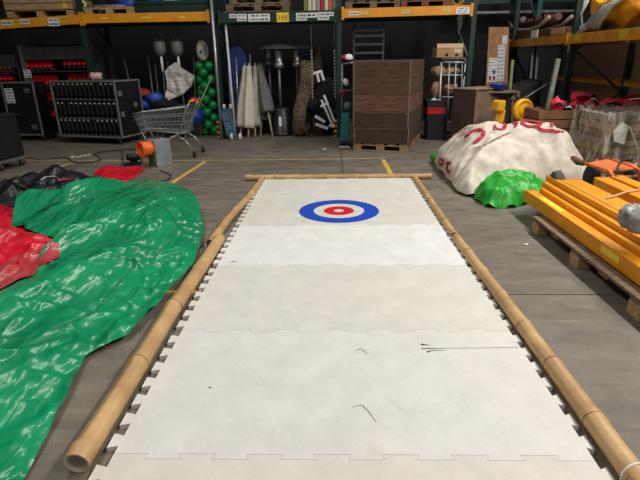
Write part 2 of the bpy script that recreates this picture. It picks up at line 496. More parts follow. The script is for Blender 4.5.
bamboo('long thick bamboo pole on right with white string round its end', [(1.095, -.2), (1.09, .6), (1.075, 1.5), (1.055, 2.58)], .05, .038, [.02, .14, .29, .43, .575, .72, .86, .985], hollow=BAMBOO_DARK, tie=.035)
bamboo('thinner bamboo pole on right, continuing to the far corner', [(1.05, 2.63), (1.055, 3.6), (1.065, 4.93)], .036, .034, [.015, .17, .34, .5, .66, .82, .98])
bamboo('bamboo pole lying across the far end of the mats', [(-1.27, 5.03), (0, 5.035), (1.3, 5.03)], .04, .036, [.01, .16, .275, .43, .585, .72, .84, .99], hollow=BAMBOO_DARK)

# ---------------------------------------------------------------- scraps on the floor
def scrap(px, py, s, label):
    c = G(px, py); mb = MB(); vs = [(c.x + s * math.cos(a) * random.uniform(.6, 1.2), c.y + s * math.sin(a) * random.uniform(.6, 1.2), .003 + random.uniform(0, s * .5)) for a in [i * 1.05 for i in range(6)]]
    vs.append((c.x, c.y, s * .7)); mb.add(vs, [(i, (i + 1) % 6, 6) for i in range(6)])
    solo('paper_scrap', mb, WHITE, label, 'scrap')
scrap(325, 150, .05, 'crumpled white paper scrap on the floor before the dark clutter pile')
scrap(526, 245, .022, 'tiny white paper scrap on concrete left of the long pallet')
scrap(141, 148, .03, 'small white scrap on the floor near the orange duct blower')
# loop of thin wire by the right corner
w = [G(434, 187), G(440, 182), G(448, 183), G(451, 187), G(444, 190), G(438, 186), G(433, 190), G(427, 188)]
mb = MB(); mb.tube([Vector((p.x, p.y, .006 + .01 * (i % 3))) for i, p in enumerate(w)], .005, 6)
solo('wire_loop', mb, mat('pale_green_wire', (120, 140, 118), .6), 'tangled loop of thin pale wire beside the far right pole', 'wire')
# black cable on the floor
cb = gp((22,158),(40,160),(55,159),(66,158),(71,161),(78,163.5),(92,163),(101,160.5),(100,157.5),(94,155),(98,153),(108,151.5),(122,150.5),(138,149))
mb = MB(); mb.tube([Vector((p[0], p[1], .009)) for p in cb], .009, 8)
solo('power_cable', mb, RUBBER, 'black power cable snaking over concrete behind the green vinyl', 'cable')
cb = gp((160,171),(166,173),(171,176),(169,180),(160,182))
mb = MB(); mb.tube([Vector((p[0], p[1], .008)) for p in cb], .008, 8)
solo('blower_cable', mb, RUBBER, 'short black cable curling in front of the orange duct blower', 'cable')
# ---------------------------------------------------------------- draped sheets
def inside(p, poly):
    c = False; n = len(poly); x, y = p
    for i in range(n):
        x1, y1 = poly[i]; x2, y2 = poly[i-1]
        if (y1 > y) != (y2 > y) and x < (x2 - x1) * (y - y1) / (y2 - y1) + x1: c = not c
    return c
def nearest_on(p, poly):
    best = None; n = len(poly); x, y = p
    for i in range(n):
        x1, y1 = poly[i]; x2, y2 = poly[(i+1) % n]; dx, dy = x2 - x1, y2 - y1
        t = max(0, min(1, ((x - x1) * dx + (y - y1) * dy) / (dx*dx + dy*dy + 1e-12)))
        qx, qy = x1 + t * dx, y1 + t * dy; d = (qx - x) ** 2 + (qy - y) ** 2
        if best is None or d < best[0]: best = (d, qx, qy)
    return best[1], best[2]
def topo(poly, s):
    """square grid clipped to a polygon, rim points pulled onto the outline"""
    x0 = min(p[0] for p in poly); x1 = max(p[0] for p in poly); y0 = min(p[1] for p in poly); y1 = max(p[1] for p in poly)
    nx = int((x1 - x0) / s) + 1; ny = int((y1 - y0) / s) + 1
    cells = [(i, j) for j in range(ny) for i in range(nx) if inside((x0 + (i + .5) * s, y0 + (j + .5) * s), poly)]
    idx = {}; vs = []; fs = []; cnt = {}
    for i, j in sorted(cells, key=lambda c: (c[1], c[0])):
        f = []
        for a, b in ((i, j), (i+1, j), (i+1, j+1), (i, j+1)):
            if (a, b) not in idx: idx[(a, b)] = None
            f.append((a, b)); cnt[(a, b)] = cnt.get((a, b), 0) + 1
        fs.append(f)
    for k in sorted(idx, key=lambda c: (c[1], c[0])):
        p = (x0 + k[0] * s, y0 + k[1] * s)
        if cnt[k] < 4: p = nearest_on(p, poly)
        idx[k] = len(vs); vs.append(p)
    return vs, [tuple(idx[q] for q in f) for f in fs]
def gz(z, *a): return [tuple(G(px, py, z))[:2] for px, py in a]
GREEN_POLY = [(-1.22,-.9)] + gz(.03, (22,479), (49,431), (71,390), (86,356), (96,350), (128,336), (157,307)) + gz(.05, (193,260), (203,236), (203,221)) + gz(.1, (197,207), (184,192)) \
   + [(-2.25,4.65), (-2.7,4.85), (-3.2,4.85), (-3.6, 4.6)] + gz(.2, (45,187), (25,192), (14,212)) + gz(.1, (30,223), (60,235), (72,236)) + gz(.03, (58,253), (30,276), (0,288)) + [(-2.75,1.0), (-2.9,-.9)]
RED_POLY = gz(.1, (-2,197), (10,206), (16,216), (32,226), (62,238), (84,242)) + gz(.0, (62,262), (34,290), (0,305)) + [(-3.2, 1.3), (-3.9,1.6), (-4.1,2.2), (-4.2,2.8)]
REDSHEET_POLY = gz(.02, (90,180), (96,172), (108,167), (118,169.5), (128,169), (140,166), (146,168.5), (135,176), (128,181), (112,184))
def drape(name, poly, s, hfun, grow, frames, bend=.5, start=.02, rough=.02, fr=15, tens=15, own=True, mass=.4, crease=None, pin=None):
    """a flat sheet of this outline, a little too big for its place, settles over the lumps beneath it"""
    vs, fs = topo(poly, s)
    me = bpy.data.meshes.new(name)
    pts = [(x, y, hfun(x, y) + start + rough * (noise.noise((x * 2.3, y * 2.3, 3.3)) + .6 * noise.noise((x * 6, y * 6, 1.3)))) for x, y in vs]
    me.from_pydata(pts, [], fs); me.update()
    o = bpy.data.objects.new(name, me); COL.objects.link(o)
    x0 = min(p[0] for p in poly) - 1; x1 = max(p[0] for p in poly) + 1; y0 = min(p[1] for p in poly) - 1; y1 = max(p[1] for p in poly) + 1
    n = 90
    cv = [(x0 + (x1-x0)*i/n, y0 + (y1-y0)*j/n) for j in range(n+1) for i in range(n+1)]
    cm = bpy.data.meshes.new('lumps')
    cm.from_pydata([(a, b, hfun(a, b)) for a, b in cv], [], [(j*(n+1)+i, j*(n+1)+i+1, (j+1)*(n+1)+i+1, (j+1)*(n+1)+i) for j in range(n) for i in range(n)]); cm.update()
    lo = bpy.data.objects.new('lumps', cm); COL.objects.link(lo)
    lo.modifiers.new('collision', 'COLLISION'); lo.collision.thickness_outer = .008; lo.collision.cloth_friction = fr
    md = o.modifiers.new('cloth', 'CLOTH'); st = md.settings
    st.quality = 8; st.mass = mass; st.tension_stiffness = tens; st.compression_stiffness = tens; st.shear_stiffness = tens * .6; st.bending_stiffness = bend
    st.tension_damping = 5; st.compression_damping = 5; st.shear_damping = 5; st.bending_damping = .5; st.air_damping = 1
    st.shrink_min = -grow
    if pin is not None:                     # outline points that stay where they are
        ec = {}
        for f in fs:
            for a, b in zip(f, f[1:] + f[:1]): ec[(min(a, b), max(a, b))] = ec.get((min(a, b), max(a, b)), 0) + 1
        rim = sorted({i for e, c in ec.items() if c == 1 for i in e if pin(*vs[i])})
        vg = o.vertex_groups.new(name='rim'); vg.add(rim, 1.0, 'REPLACE'); st.vertex_group_mass = 'rim'
    cs = md.collision_settings; cs.use_collision = True; cs.distance_min = .008; cs.friction = fr
    cs.use_self_collision = own; cs.self_distance_min = .01; cs.collision_quality = 3
    md.point_cache.frame_start = 1; md.point_cache.frame_end = frames + 5
    sc.frame_start = 1; sc.frame_end = frames + 5
    for f in range(1, frames + 1): sc.frame_set(f)
    ev = o.evaluated_get(bpy.context.evaluated_depsgraph_get())
    em = ev.to_mesh(); out = [tuple(v.co) for v in em.vertices]; ev.to_mesh_clear()
    bpy.data.objects.remove(o); bpy.data.objects.remove(lo); bpy.data.meshes.remove(me); bpy.data.meshes.remove(cm)
    sc.frame_set(1)
    if crease: out = [(x, y, z + crease(x, y, z)) for x, y, z in out]
    return [(x, y, max(z, .003)) for x, y, z in out], fs

def lump(x, y, cx, cy, rx, ry, h, rot=0):
    dx, dy = x - cx, y - cy; c, s = math.cos(rot), math.sin(rot)
    u, v = dx * c + dy * s, -dx * s + dy * c
    return h * math.exp(-(u / rx) ** 2 - (v / ry) ** 2)
def green_lumps(x, y):
    return lump(x,y,-2.3,3.6,.65,.8,.2) + lump(x,y,-2.9,4.0,.12,.5,.2,-.25) + lump(x,y,-3.4,3.65,.4,.3,.22) + lump(x,y,-1.75,3.0,.3,.5,.14) + lump(x,y,-2.1,1.6,.25,1.0,.12,-.35) + lump(x,y,-2.6,2.3,.15,.8,.1,-.5) + lump(x,y,-2.0,.2,.4,1.0,.10)
def red_lumps(x, y): return .005 + lump(x,y,-3.3,2.6,.7,.2,.08,.2) + lump(x,y,-3.9,3.0,.4,.3,.06)
def fold_streaks(x, y, z):
    """long straight creases left by folding the sheet"""
    a = x * math.cos(.5) - y * math.sin(.5); b = x * math.sin(.5) + y * math.cos(.5)
    r1 = 1 - abs(noise.noise((a * 5.5, b * .9, 2.0))) * 3
    a2 = x * math.cos(-.35) - y * math.sin(-.35); b2 = x * math.sin(-.35) + y * math.cos(-.35)
    r2 = 1 - abs(noise.noise((a2 * 8, b2 * 1.3, 7.0))) * 3
    return .016 * max(0, r1) + .010 * max(0, r2)
def crumple(amp, f, seed=0):
    def fn(x, y, z):
        a = 0
        for k, (w, ff) in enumerate(((1, 1), (.6, 2.1), (.35, 4.3))):
            a += w * (.25 - abs(noise.noise((x * f * ff + seed, y * f * ff, seed + k * 5))))
        return amp * a
    return fn
def cloth(name, data, m, label, cat, subdiv=1):
    vs, fs = data
    mb = MB(); mb.add(vs, fs, True)
    return solo(name, mb, m, label, cat, fix=False, subdiv=subdiv)
def vinyl(name, col, col2, rough, dust):
    m = bpy.data.materials.new(name); m.use_nodes = True
    nt = m.node_tree; b = nt.nodes['Principled BSDF']; L = nt.links.new
    tc = nt.nodes.new('ShaderNodeTexCoord')
    n1 = nt.nodes.new('ShaderNodeTexNoise'); n1.inputs['Scale'].default_value = 1.4; n1.inputs['Detail'].default_value = 3
    L(tc.outputs['Object'], n1.inputs['Vector'])
    r = nt.nodes.new('ShaderNodeValToRGB'); r.color_ramp.elements[0].position = .35; r.color_ramp.elements[0].color = srgb(col2); r.color_ramp.elements[1].position = .65; r.color_ramp.elements[1].color = srgb(col)
    L(n1.outputs['Fac'], r.inputs['Fac'])
    n2 = nt.nodes.new('ShaderNodeTexNoise'); n2.inputs['Scale'].default_value = 5; n2.inputs['Detail'].default_value = 10; n2.inputs['Roughness'].default_value = .75
    L(tc.outputs['Object'], n2.inputs['Vector'])
    r2 = nt.nodes.new('ShaderNodeValToRGB'); r2.color_ramp.elements[0].position = .55; r2.color_ramp.elements[1].position = .85
    L(n2.outputs['Fac'], r2.inputs['Fac'])
    mu = nt.nodes.new('ShaderNodeMath'); mu.operation = 'MULTIPLY'; mu.inputs[1].default_value = dust; L(r2.outputs['Color'], mu.inputs[0])
    mx = nt.nodes.new('ShaderNodeMixRGB'); mx.inputs['Color2'].default_value = srgb((120, 140, 110)); L(mu.outputs[0], mx.inputs['Fac']); L(r.outputs['Color'], mx.inputs['Color1'])
    L(mx.outputs['Color'], b.inputs['Base Color'])
    b.inputs['Roughness'].default_value = rough
    # crumple: thin straight creases in several directions over softer facets
    last = None
    def mapped(st, rot, off):
        mp = nt.nodes.new('ShaderNodeMapping'); mp.inputs['Scale'].default_value = st; mp.inputs['Rotation'].default_value = (0, 0, rot); mp.inputs['Location'].default_value = (off, off * .7, 0)
        L(tc.outputs['Object'], mp.inputs['Vector']); return mp
    for sc_, st, rot, strg, dist, off in ((2.6, (1, .28, 1), .3, .9, .03, 0), (4.5, (1, .2, 1), -.1, .7, .02, 3), (4.0, (1, .25, 1), .9, .6, .018, 7), (8.0, (1, .3, 1), -.7, .4, .01, 11)):
        mp = mapped(st, rot, off)
        n = nt.nodes.new('ShaderNodeTexNoise'); n.inputs['Scale'].default_value = sc_; n.inputs['Detail'].default_value = 1.5; n.inputs['Distortion'].default_value = .4
        L(mp.outputs['Vector'], n.inputs['Vector'])
        a1 = nt.nodes.new('ShaderNodeMath'); a1.operation = 'SUBTRACT'; a1.inputs[1].default_value = .5; L(n.outputs['Fac'], a1.inputs[0])
        a2 = nt.nodes.new('ShaderNodeMath'); a2.operation = 'ABSOLUTE'; L(a1.outputs[0], a2.inputs[0])
        a3 = nt.nodes.new('ShaderNodeMath'); a3.operation = 'MULTIPLY'; a3.inputs[1].default_value = -4; L(a2.outputs[0], a3.inputs[0])
        bp = nt.nodes.new('ShaderNodeBump'); bp.inputs['Strength'].default_value = strg; bp.inputs['Distance'].default_value = dist
        L(a3.outputs[0], bp.inputs['Height'])
        if last: L(last.outputs['Normal'], bp.inputs['Normal'])
        last = bp
    mp = mapped((1, .4, 1), .4, 2)
    v = nt.nodes.new('ShaderNodeTexVoronoi'); v.feature = 'F1'; v.inputs['Scale'].default_value = 4.2; L(mp.outputs['Vector'], v.inputs['Vector'])
    bp = nt.nodes.new('ShaderNodeBump'); bp.inputs['Strength'].default_value = .35; bp.inputs['Distance'].default_value = .04
    L(v.outputs['Distance'], bp.inputs['Height']); L(last.outputs['Normal'], bp.inputs['Normal']); last = bp
    L(last.outputs['Normal'], b.inputs['Normal'])
    return m
VINYL = vinyl('green_vinyl', (8, 146, 94), (4, 122, 80), .24, .25)
RED_VINYL = vinyl('red_vinyl', (222, 22, 46), (190, 14, 36), .3, .1)
GREEN = cloth('green_vinyl_sheet', drape('sheet', GREEN_POLY, .036, green_lumps, .09, 55, bend=.12, rough=.04, fr=25, tens=15, crease=fold_streaks, pin=lambda x, y: x > -1.8 and y < 3.3), VINYL, 'big crumpled glossy green vinyl sheet spread over the floor at left', 'vinyl sheet')

def over(o):
    bm = bmesh.new(); bm.from_mesh(o.data); bm.transform(Matrix.Translation(o.location)); t = BVHTree.FromBMesh(bm); bm.free(); return t
_gt = over(GREEN)
def beneath(data, gap=.015):
    """press a sheet down wherever the green vinyl lies over it"""
    out = []
    for x, y, z in data[0]:
        g_ = [_gt.ray_cast(Vector((x + dx, y + dy, 3)), Vector((0, 0, -1)))[0] for dx, dy in ((0, 0), (.03, 0), (-.03, 0), (0, .03), (0, -.03))]
        lim = min([p.z for p in g_ if p] or [9])
        out.append((x, y, max(.002, min(z, lim - gap))))
    return out, data[1]
REDC = cloth('red_vinyl_sheet', beneath(drape('sheet', RED_POLY, .04, red_lumps, .14, 50, bend=.12, rough=.04, crease=crumple(.13, 2.2, 6))), RED_VINYL, 'rumpled red vinyl sheet tucked beside the big green one at the left edge', 'vinyl sheet')
REDS = cloth('red_vinyl_sheet', drape('sheet', REDSHEET_POLY, .04, lambda x, y: lump(x,y,-3.5,5.8,.3,.2,.06), .03, 30, bend=.2, pin=lambda x, y: True), RED_VINYL, 'small folded red vinyl sheet lying behind the green one near the orange duct blower', 'vinyl sheet')

def seam_on(o, t, pts, w, m, name='seam'):
    P3 = []; N3 = []
    for a, b in zip(pts, pts[1:]):
        for k in range(6):
            h = t.ray_cast(CAM, ray(a[0] + (b[0] - a[0]) * k / 6, a[1] + (b[1] - a[1]) * k / 6))
            if h[0] is None: continue
            n = h[1] if h[1].dot(CAM - h[0]) > 0 else -h[1]
            P3.append(h[0] + n * .012); N3.append(n)
    if len(P3) > 1: part(name, MB().ribbon(P3, w, N3), m, o, world=True, fix=False)
SEAM = mat('tan_seam', (48, 126, 82), .5, 0, .2, 12)
for pp in ([(150, 262), (168, 242), (178, 223), (166, 208), (150, 202)], [(52, 330), (94, 312), (124, 277), (140, 258)], [(96, 190), (120, 192), (150, 205)]): seam_on(GREEN, _gt, pp, .009, SEAM)
seam_on(GREEN, _gt, [(38, 213), (50, 207), (62, 201)], .02, mat('dark_slit', (6, 40, 28), .8), 'slit')
FADED = gz(.06, (-2, 268), (20, 256), (44, 249), (60, 249)) + gz(.02, (60, 262), (36, 286), (0, 302)) + [(-3.1, 1.4), (-3.2, 1.9)]
_rt = over(REDC)
def faded_h(x, y):
    h = _rt.ray_cast(Vector((x, y, 3)), Vector((0, 0, -1)))
    g_ = _gt.ray_cast(Vector((x, y, 3)), Vector((0, 0, -1)))
    return max(h[0].z if h[0] else 0, g_[0].z if g_[0] else 0) + .012
fv, ff = topo(FADED, .035)
cloth('faded_red_film', ([(x, y, faded_h(x, y) + .015 * max(0, .5 - abs(noise.noise((x * 5, y * 2, 4))) * 2)) for x, y in fv], ff), vinyl('faded_red_vinyl', (196, 78, 82), (176, 50, 58), .25, .3), 'faded pinkish red film between the red sheet and the green vinyl', 'film')
# ---------------------------------------------------------------- pallet racking
def xz(px, py, Y):
    p = at(px, py, y=Y); return p.x, p.z
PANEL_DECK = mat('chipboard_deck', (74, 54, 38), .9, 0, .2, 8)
def rect_part(name, px0, py0, px1, py1, Y, m, parent, d=.012, **k):
    """thin plate facing the hall that fills this part of the picture at depth Y"""
    a = at(px0, py0, y=Y); b = at(px1, py1, y=Y)
    return part(name, MB().box(a.x, b.x, Y - d, Y, b.z, a.z), m, parent, world=True, **k)
_sg = {}
def printed(base, rows, ink=(60, 60, 62), key=None):
    """label stock with rows of print too small to read"""
    key = (base, rows, ink)
    if key in _sg: return _sg[key]
    m = bpy.data.materials.new('printed_label'); m.use_nodes = True
    nt = m.node_tree; b = nt.nodes['Principled BSDF']; L = nt.links.new
    tc = nt.nodes.new('ShaderNodeTexCoord'); sp = nt.nodes.new('ShaderNodeSeparateXYZ'); L(tc.outputs['Generated'], sp.inputs[0])
    def mth(op, a, b_=None):
        n = nt.nodes.new('ShaderNodeMath'); n.operation = op
        for i, v in enumerate((a, b_)):
            if v is None: continue
            if isinstance(v, (int, float)): n.inputs[i].default_value = v
            else: L(v, n.inputs[i])
        return n.outputs[0]
    zr = mth('MULTIPLY', sp.outputs['Z'], rows)
    band = mth('LESS_THAN', mth('ABSOLUTE', mth('SUBTRACT', mth('FRACT', zr), .5)), .22)
    cb = nt.nodes.new('ShaderNodeCombineXYZ'); L(mth('ADD', sp.outputs['X'], sp.outputs['Y']), cb.inputs[0]); L(mth('FLOOR', zr), cb.inputs[1])
    mp = nt.nodes.new('ShaderNodeMapping'); mp.inputs['Scale'].default_value = (14, 7.3, 1); L(cb.outputs[0], mp.inputs['Vector'])
    nz = nt.nodes.new('ShaderNodeTexNoise'); nz.inputs['Scale'].default_value = 1; nz.inputs['Detail'].default_value = 1; L(mp.outputs['Vector'], nz.inputs['Vector'])
    ink_ = mth('GREATER_THAN', nz.outputs['Fac'], .46)
    inx = mth('LESS_THAN', mth('ABSOLUTE', mth('SUBTRACT', sp.outputs['X'], .5)), .42)
    f = mth('MULTIPLY', mth('MULTIPLY', band, ink_), inx)
    mx = nt.nodes.new('ShaderNodeMixRGB'); L(f, mx.inputs['Fac']); mx.inputs['Color1'].default_value = srgb(base); mx.inputs['Color2'].default_value = srgb(ink)
    L(mx.outputs[0], b.inputs['Base Color']); b.inputs['Roughness'].default_value = .7
    _sg[key] = m; return m
def slotted(h):
    m = bpy.data.materials.new('slotted_steel'); m.use_nodes = True
    nt = m.node_tree; b = nt.nodes['Principled BSDF']; L = nt.links.new
    tc = nt.nodes.new('ShaderNodeTexCoord'); sp = nt.nodes.new('ShaderNodeSeparateXYZ'); L(tc.outputs['Generated'], sp.inputs[0])
    def mth(op, a, b_=None):
        n = nt.nodes.new('ShaderNodeMath'); n.operation = op
        for i, v in enumerate((a, b_)):
            if v is None: continue
            if isinstance(v, (int, float)): n.inputs[i].default_value = v
            else: L(v, n.inputs[i])
        return n.outputs[0]
    fz = mth('LESS_THAN', mth('FRACT', mth('MULTIPLY', sp.outputs['Z'], h / .05)), .42)
    fx = mth('LESS_THAN', mth('ABSOLUTE', mth('SUBTRACT', mth('ABSOLUTE', mth('SUBTRACT', sp.outputs['X'], .5)), .24)), .09)
    mx = nt.nodes.new('ShaderNodeMixRGB'); L(mth('MULTIPLY', fx, fz), mx.inputs['Fac']); mx.inputs['Color1'].default_value = srgb((14, 48, 41)); mx.inputs['Color2'].default_value = srgb((6, 14, 12))
    L(mx.outputs[0], b.inputs['Base Color']); b.inputs['Roughness'].default_value = .5
    return m
SLOTTED = slotted(3.4)

RY, RB = 8.9, 10.0                       # front and rear post planes of the back rack
rack = thing('pallet_rack', 'long pallet rack along the back wall with orange beams and green posts', 'pallet rack', (0, RY, 0))
def post(x, y, h, m=GREEN_STEEL, parent=rack, w=.1, slots=True):
    mb = MB().box(x - w/2, x + w/2, y, y + .08, 0, h)
    p = part('post', mb, SLOTTED if slots else m, parent, world=True, bevel=.006)
    part('foot_plate', MB().box(x - w*.9, x + w*.9, y - .03, y + .11, 0, .008), m, p, world=True)
    return p
def frame_braces(x, y0, y1, h, parent=rack, m=GREEN_STEEL):
    z = .2; k = 0
    while z + .6 < h:
        mb = MB()
        if k % 2 == 0: mb.bar((x, y0 + .06, z), (x, y1, z + .6), .03, .03)
        else: mb.bar((x, y1, z), (x, y0 + .06, z + .6), .03, .03)
        part('brace', mb, m, parent, world=True)
        z += .6; k += 1
PX = [-7.75, -5.06, -2.4, .09, 2.74]
for i, x in enumerate(PX):
    post(x, RY, 3.4); post(x, RB, 3.4); frame_braces(x + .0, RY, RB, 3.3)
def beam(x0, x1, y, z0, z1, m, parent=rack, z0b=None, z1b=None):
    dz0 = (z0b - z0) if z0b else 0
    vs = [(x0,y,z0),(x1,y,z0+dz0),(x1,y+.05,z0+dz0),(x0,y+.05,z0),(x0,y,z1),(x1,y,z1+dz0),(x1,y+.05,z1+dz0),(x0,y+.05,z1)]
    mb = MB().add(vs, [(3,2,1,0),(4,5,6,7),(0,1,5,4),(1,2,6,5),(2,3,7,6),(3,0,4,7)])
    b = part('beam', mb, m, parent, world=True, bevel=.006)
    part('beam_connector', MB().box(x0, x0 + .05, y - .012, y, z0 - .035, z1 + .035), m, b, world=True)
    part('beam_connector', MB().box(x1 - .05, x1, y - .012, y, z0 + dz0 - .035, z1 + dz0 + .035), m, b, world=True)
    return b
BF = RY - .055
b_left = beam(-7.7, -5.01, BF, 2.2, 2.37, ORANGE, z0b=2.31)
b_bay2 = beam(-5.0, -2.46, BF, 2.315, 2.485, ORANGE)
b_mid = beam(-2.3, .04, BF, 2.27, 2.47, GREEN_STEEL)
b_right = beam(.14, 2.69, BF, 2.32, 2.485, ORANGE, z0b=2.345)
for x0, x1, z in ((-7.7, -5.0, 2.3), (-5.0, -2.46, 2.32), (-2.3, .04, 2.3), (.14, 2.69, 2.32)):
    part('beam', MB().box(x0, x1, RB - .05, RB, z - .0, z + .16), GREEN_STEEL, rack, world=True)
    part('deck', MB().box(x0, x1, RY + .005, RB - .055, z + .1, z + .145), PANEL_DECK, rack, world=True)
# small pale stripe (upper lip) on the yellow beam, signs stuck to the beams
YF = BF - .001
def sign(px0, py0, px1, py1, m=(226, 226, 222), rows=2, beam_=b_left, ink=(60, 60, 62)):
    rect_part('sign', px0, py0, px1, py1, YF, printed(m, rows, ink), beam_, .003)
YELLOW_C = (232, 200, 40)
sign(1, 20.5, 13, 25, rows=1); sign(13, 20, 20, 24, YELLOW_C, 1); sign(20, 19.5, 30, 24, rows=1)
sign(47.5, 18, 60, 26, rows=2); sign(60.5, 17.5, 67, 21.5, YELLOW_C, 1); sign(100, 16.5, 109, 19.8, (222, 150, 30), 1, b_bay2, (240, 214, 70)); sign(140, 16, 152, 19.2, (222, 150, 30), 1, b_bay2, (240, 214, 70)); sign(178, 15.6, 186, 18.8, (222, 150, 30), 1, b_bay2, (240, 214, 70))
sign(229, 14, 236, 18, rows=1, beam_=b_mid); sign(236.5, 14, 247, 21, rows=2, beam_=b_mid); sign(248, 14, 270, 21.2, rows=2, beam_=b_mid)
s = rect_part('sign', 276.5, 12.5, 289, 22, YF, YELLOW, b_mid, .003)
sign(296, 13, 317, 17.5, rows=1, beam_=b_mid); sign(296, 17.5, 307, 20.5, rows=1, beam_=b_mid); sign(317.5, 12.2, 334, 16, rows=1, beam_=b_mid); sign(317.5, 16, 329, 19.8, rows=1, beam_=b_mid)
for a in ((349, 11.5, 359, 15.2),): sign(*a, rows=1, beam_=b_right)
for a in ((360, 10.8, 368, 15), (402, 9.5, 409.5, 14), (443, 8.3, 450, 12.6)): sign(*a, m=(226, 206, 110), rows=3, beam_=b_right)
sign(456.5, 7.5, 469, 14, rows=3, beam_=b_right)
def text_part(txt, size, loc, parent, m, rot=(PI/2, 0, 0), name='lettering', align='CENTER', depth=.001):
    cu = bpy.data.curves.new('lettering', 'FONT'); cu.body = txt; cu.size = size; cu.align_x = align; cu.extrude = depth
    t = bpy.data.objects.new('lettering', cu); COL.objects.link(t)
    me = bpy.data.meshes.new_from_object(t.evaluated_get(bpy.context.evaluated_depsgraph_get()))
    bpy.data.objects.remove(t); bpy.data.curves.remove(cu)
    me.materials.clear(); me.materials.append(m)
    from mathutils import Euler
    me.transform(Matrix.Translation(Vector(loc)) @ Euler(rot).to_matrix().to_4x4())
    o = bpy.data.objects.new(name, me); COL.objects.link(o)
    r = root_of(parent); me.transform(Matrix.LocRotScale(r.location, r.rotation_euler, r.scale).inverted())
    o.parent = parent; return o
x, z = xz(282.7, 19.3, YF)
text_part('2.0.0', .1, (x, YF - .005, z), b_mid, PRINT)

# post guards, black and yellow, standing on the floor in front of the posts
def guard(px, py, label):
    c = G(px, py); r = thing('post_guard', label, 'post guard', (c.x, c.y, 0), 0, 'striped post guards')
    part('guard_body', MB().box(-.07, .07, -.02, .1, 0, .36), mat('guard_yellow', (222, 168, 40), .5), r, bevel=.012)
    mb = MB()
    for k in range(3): mb.add([(-.071, -.0215, .05 + k*.11), (.071, -.0215, .02 + k*.11), (.071, -.0215, .075 + k*.11), (-.071, -.0215, .105 + k*.11)], [(0,1,2,3)])
    part('stripes', mb, BLACK, r, fix=False)
guard(221, 138, 'black and yellow striped post guard beside the silver pole and green balls')
guard(337.5, 137, 'black and yellow striped post guard left of the teal box')

# ---- racking that runs along the right side, toward the back
XF = 4.0
rr_ = thing('pallet_rack', 'pallet rack running along the right side with a dull orange beam', 'pallet rack', (XF, 7.4, 0))
for y in (4.55, 7.4, 10.3):
    xb = XF + (1.06 if y < 10 else .52)
    for x in (XF + .05, xb): post(x, y - .04, 3.4, GREEN_STEEL if y < 10 or x < 4.3 else TEAL_STEEL, rr_, .1, False)
    z = .25; k = 0
    while z + .7 < 3.3:
        mb = MB().bar((XF + .1, y, z + .7 if k % 2 else z), (xb - .04, y, z if k % 2 else z + .7), .035)
        part('brace', mb, mat('dark_brace', (40, 48, 46), .6, .2), rr_, world=True); z += .7; k += 1
DULL_ORANGE = mat('dull_orange_paint', (196, 128, 28), .5, 0, .2, 6)
def ybeam(y0, y1, x, z0, z1):
    b = part('beam', MB().box(x - .05, x, y0, y1, z0, z1), DULL_ORANGE, rr_, world=True, bevel=.006)
    for ya in (y0, y1 - .05): part('beam_connector', MB().box(x - .062, x - .05, ya, ya + .05, z0 - .03, z1 + .03), DULL_ORANGE, b, world=True)
    return b
rb1 = ybeam(7.42, 10.3, XF, 1.755, 1.905); rb2 = ybeam(4.55, 7.36, XF, 1.75, 1.9)
for y0, y1 in ((7.44, 10.25), (4.6, 7.36)):
    part('beam', MB().box(XF + 1.0, XF + 1.05, y0, y1, 1.75, 1.9), DULL_ORANGE, rr_, world=True)
    part('beam', MB().box(XF + 1.0, XF + 1.05, y0, y1, 1.05, 1.16), DULL_ORANGE, rr_, world=True)
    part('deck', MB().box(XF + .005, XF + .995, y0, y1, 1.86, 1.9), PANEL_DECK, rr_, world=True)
# labels on the right beam
for ya, yb in ((6.95, 7.2), (5.62, 5.85)):
    part('sign', MB().box(XF - .053, XF - .05, ya, yb, 1.78, 1.88), printed((196, 170, 40), 3), rb2, world=True)
# dark brown board partition behind the right rack
bp_ = MB().box(5.3, 5.34, 3.6, 10.2, 0, 1.74)
solo('brown_partition', bp_, mat('brown_partition_board', (92, 66, 46), .85, 0, .2, 1.3, .1, 20, (1, 1, .5)), 'dark brown board partition standing behind the right hand rack', 'partition')
# green cross beams high up in the corner
cb_ = thing('cross_beam', 'dark green steel cross beam high in the back right corner', 'beam', (3.6, 10.6, 0))
part('post', MB().box(5.5, 5.62, 10.6, 10.72, 0, 3.4), GREEN_STEEL, cb_, world=True)
part('beam_body', MB().box(2.85, 5.5, 10.6, 10.66, 2.68, 3.0), GREEN_STEEL, cb_, world=True, bevel=.006)
part('lower_rail', MB().box(2.85, 5.5, 10.58, 10.62, 2.48, 2.53), DULL_STEEL, cb_, world=True)

# ---------------------------------------------------------------- goods on top of the racks
def pallet(name, label, cx, cy, z, w, d, m=WOOD, rz=0, h=.144, deck=True, group='wooden pallets', blocks=3):
    r = thing(name, label, 'pallet', (cx, cy, z), rz, group)
    n = 5
    for j in range(blocks):
        bx = -w/2 + .07 + j * (w - .14) / (blocks - 1)
        for k in range(3): part('block', MB().box(bx - .07, bx + .07, -d/2 + k * (d - .1) / 2, -d/2 + .1 + k * (d - .1) / 2, .022, h - .044), m, r, bevel=.003)
    for k in range(3): part('bottom_board', MB().box(-w/2, w/2, -d/2 + k * (d - .1) / 2, -d/2 + .1 + k * (d - .1) / 2, 0, .022), m, r, bevel=.002)
    for k in range(3): part('stringer', MB().box(-w/2, w/2, -d/2 + k * (d - .1) / 2, -d/2 + .1 + k * (d - .1) / 2, h - .044, h - .022), m, r, bevel=.002)
    for k in range(n): part('deck_board', MB().box(-w/2 + k * (w - w/7) / (n-1), -w/2 + w/7 + k * (w - w/7) / (n-1), -d/2, d/2, h - .022, h), m, r, bevel=.002)
    return r
ZD = 2.47
a = at(6, 19, y=RY); b = at(72, 14, y=RY)
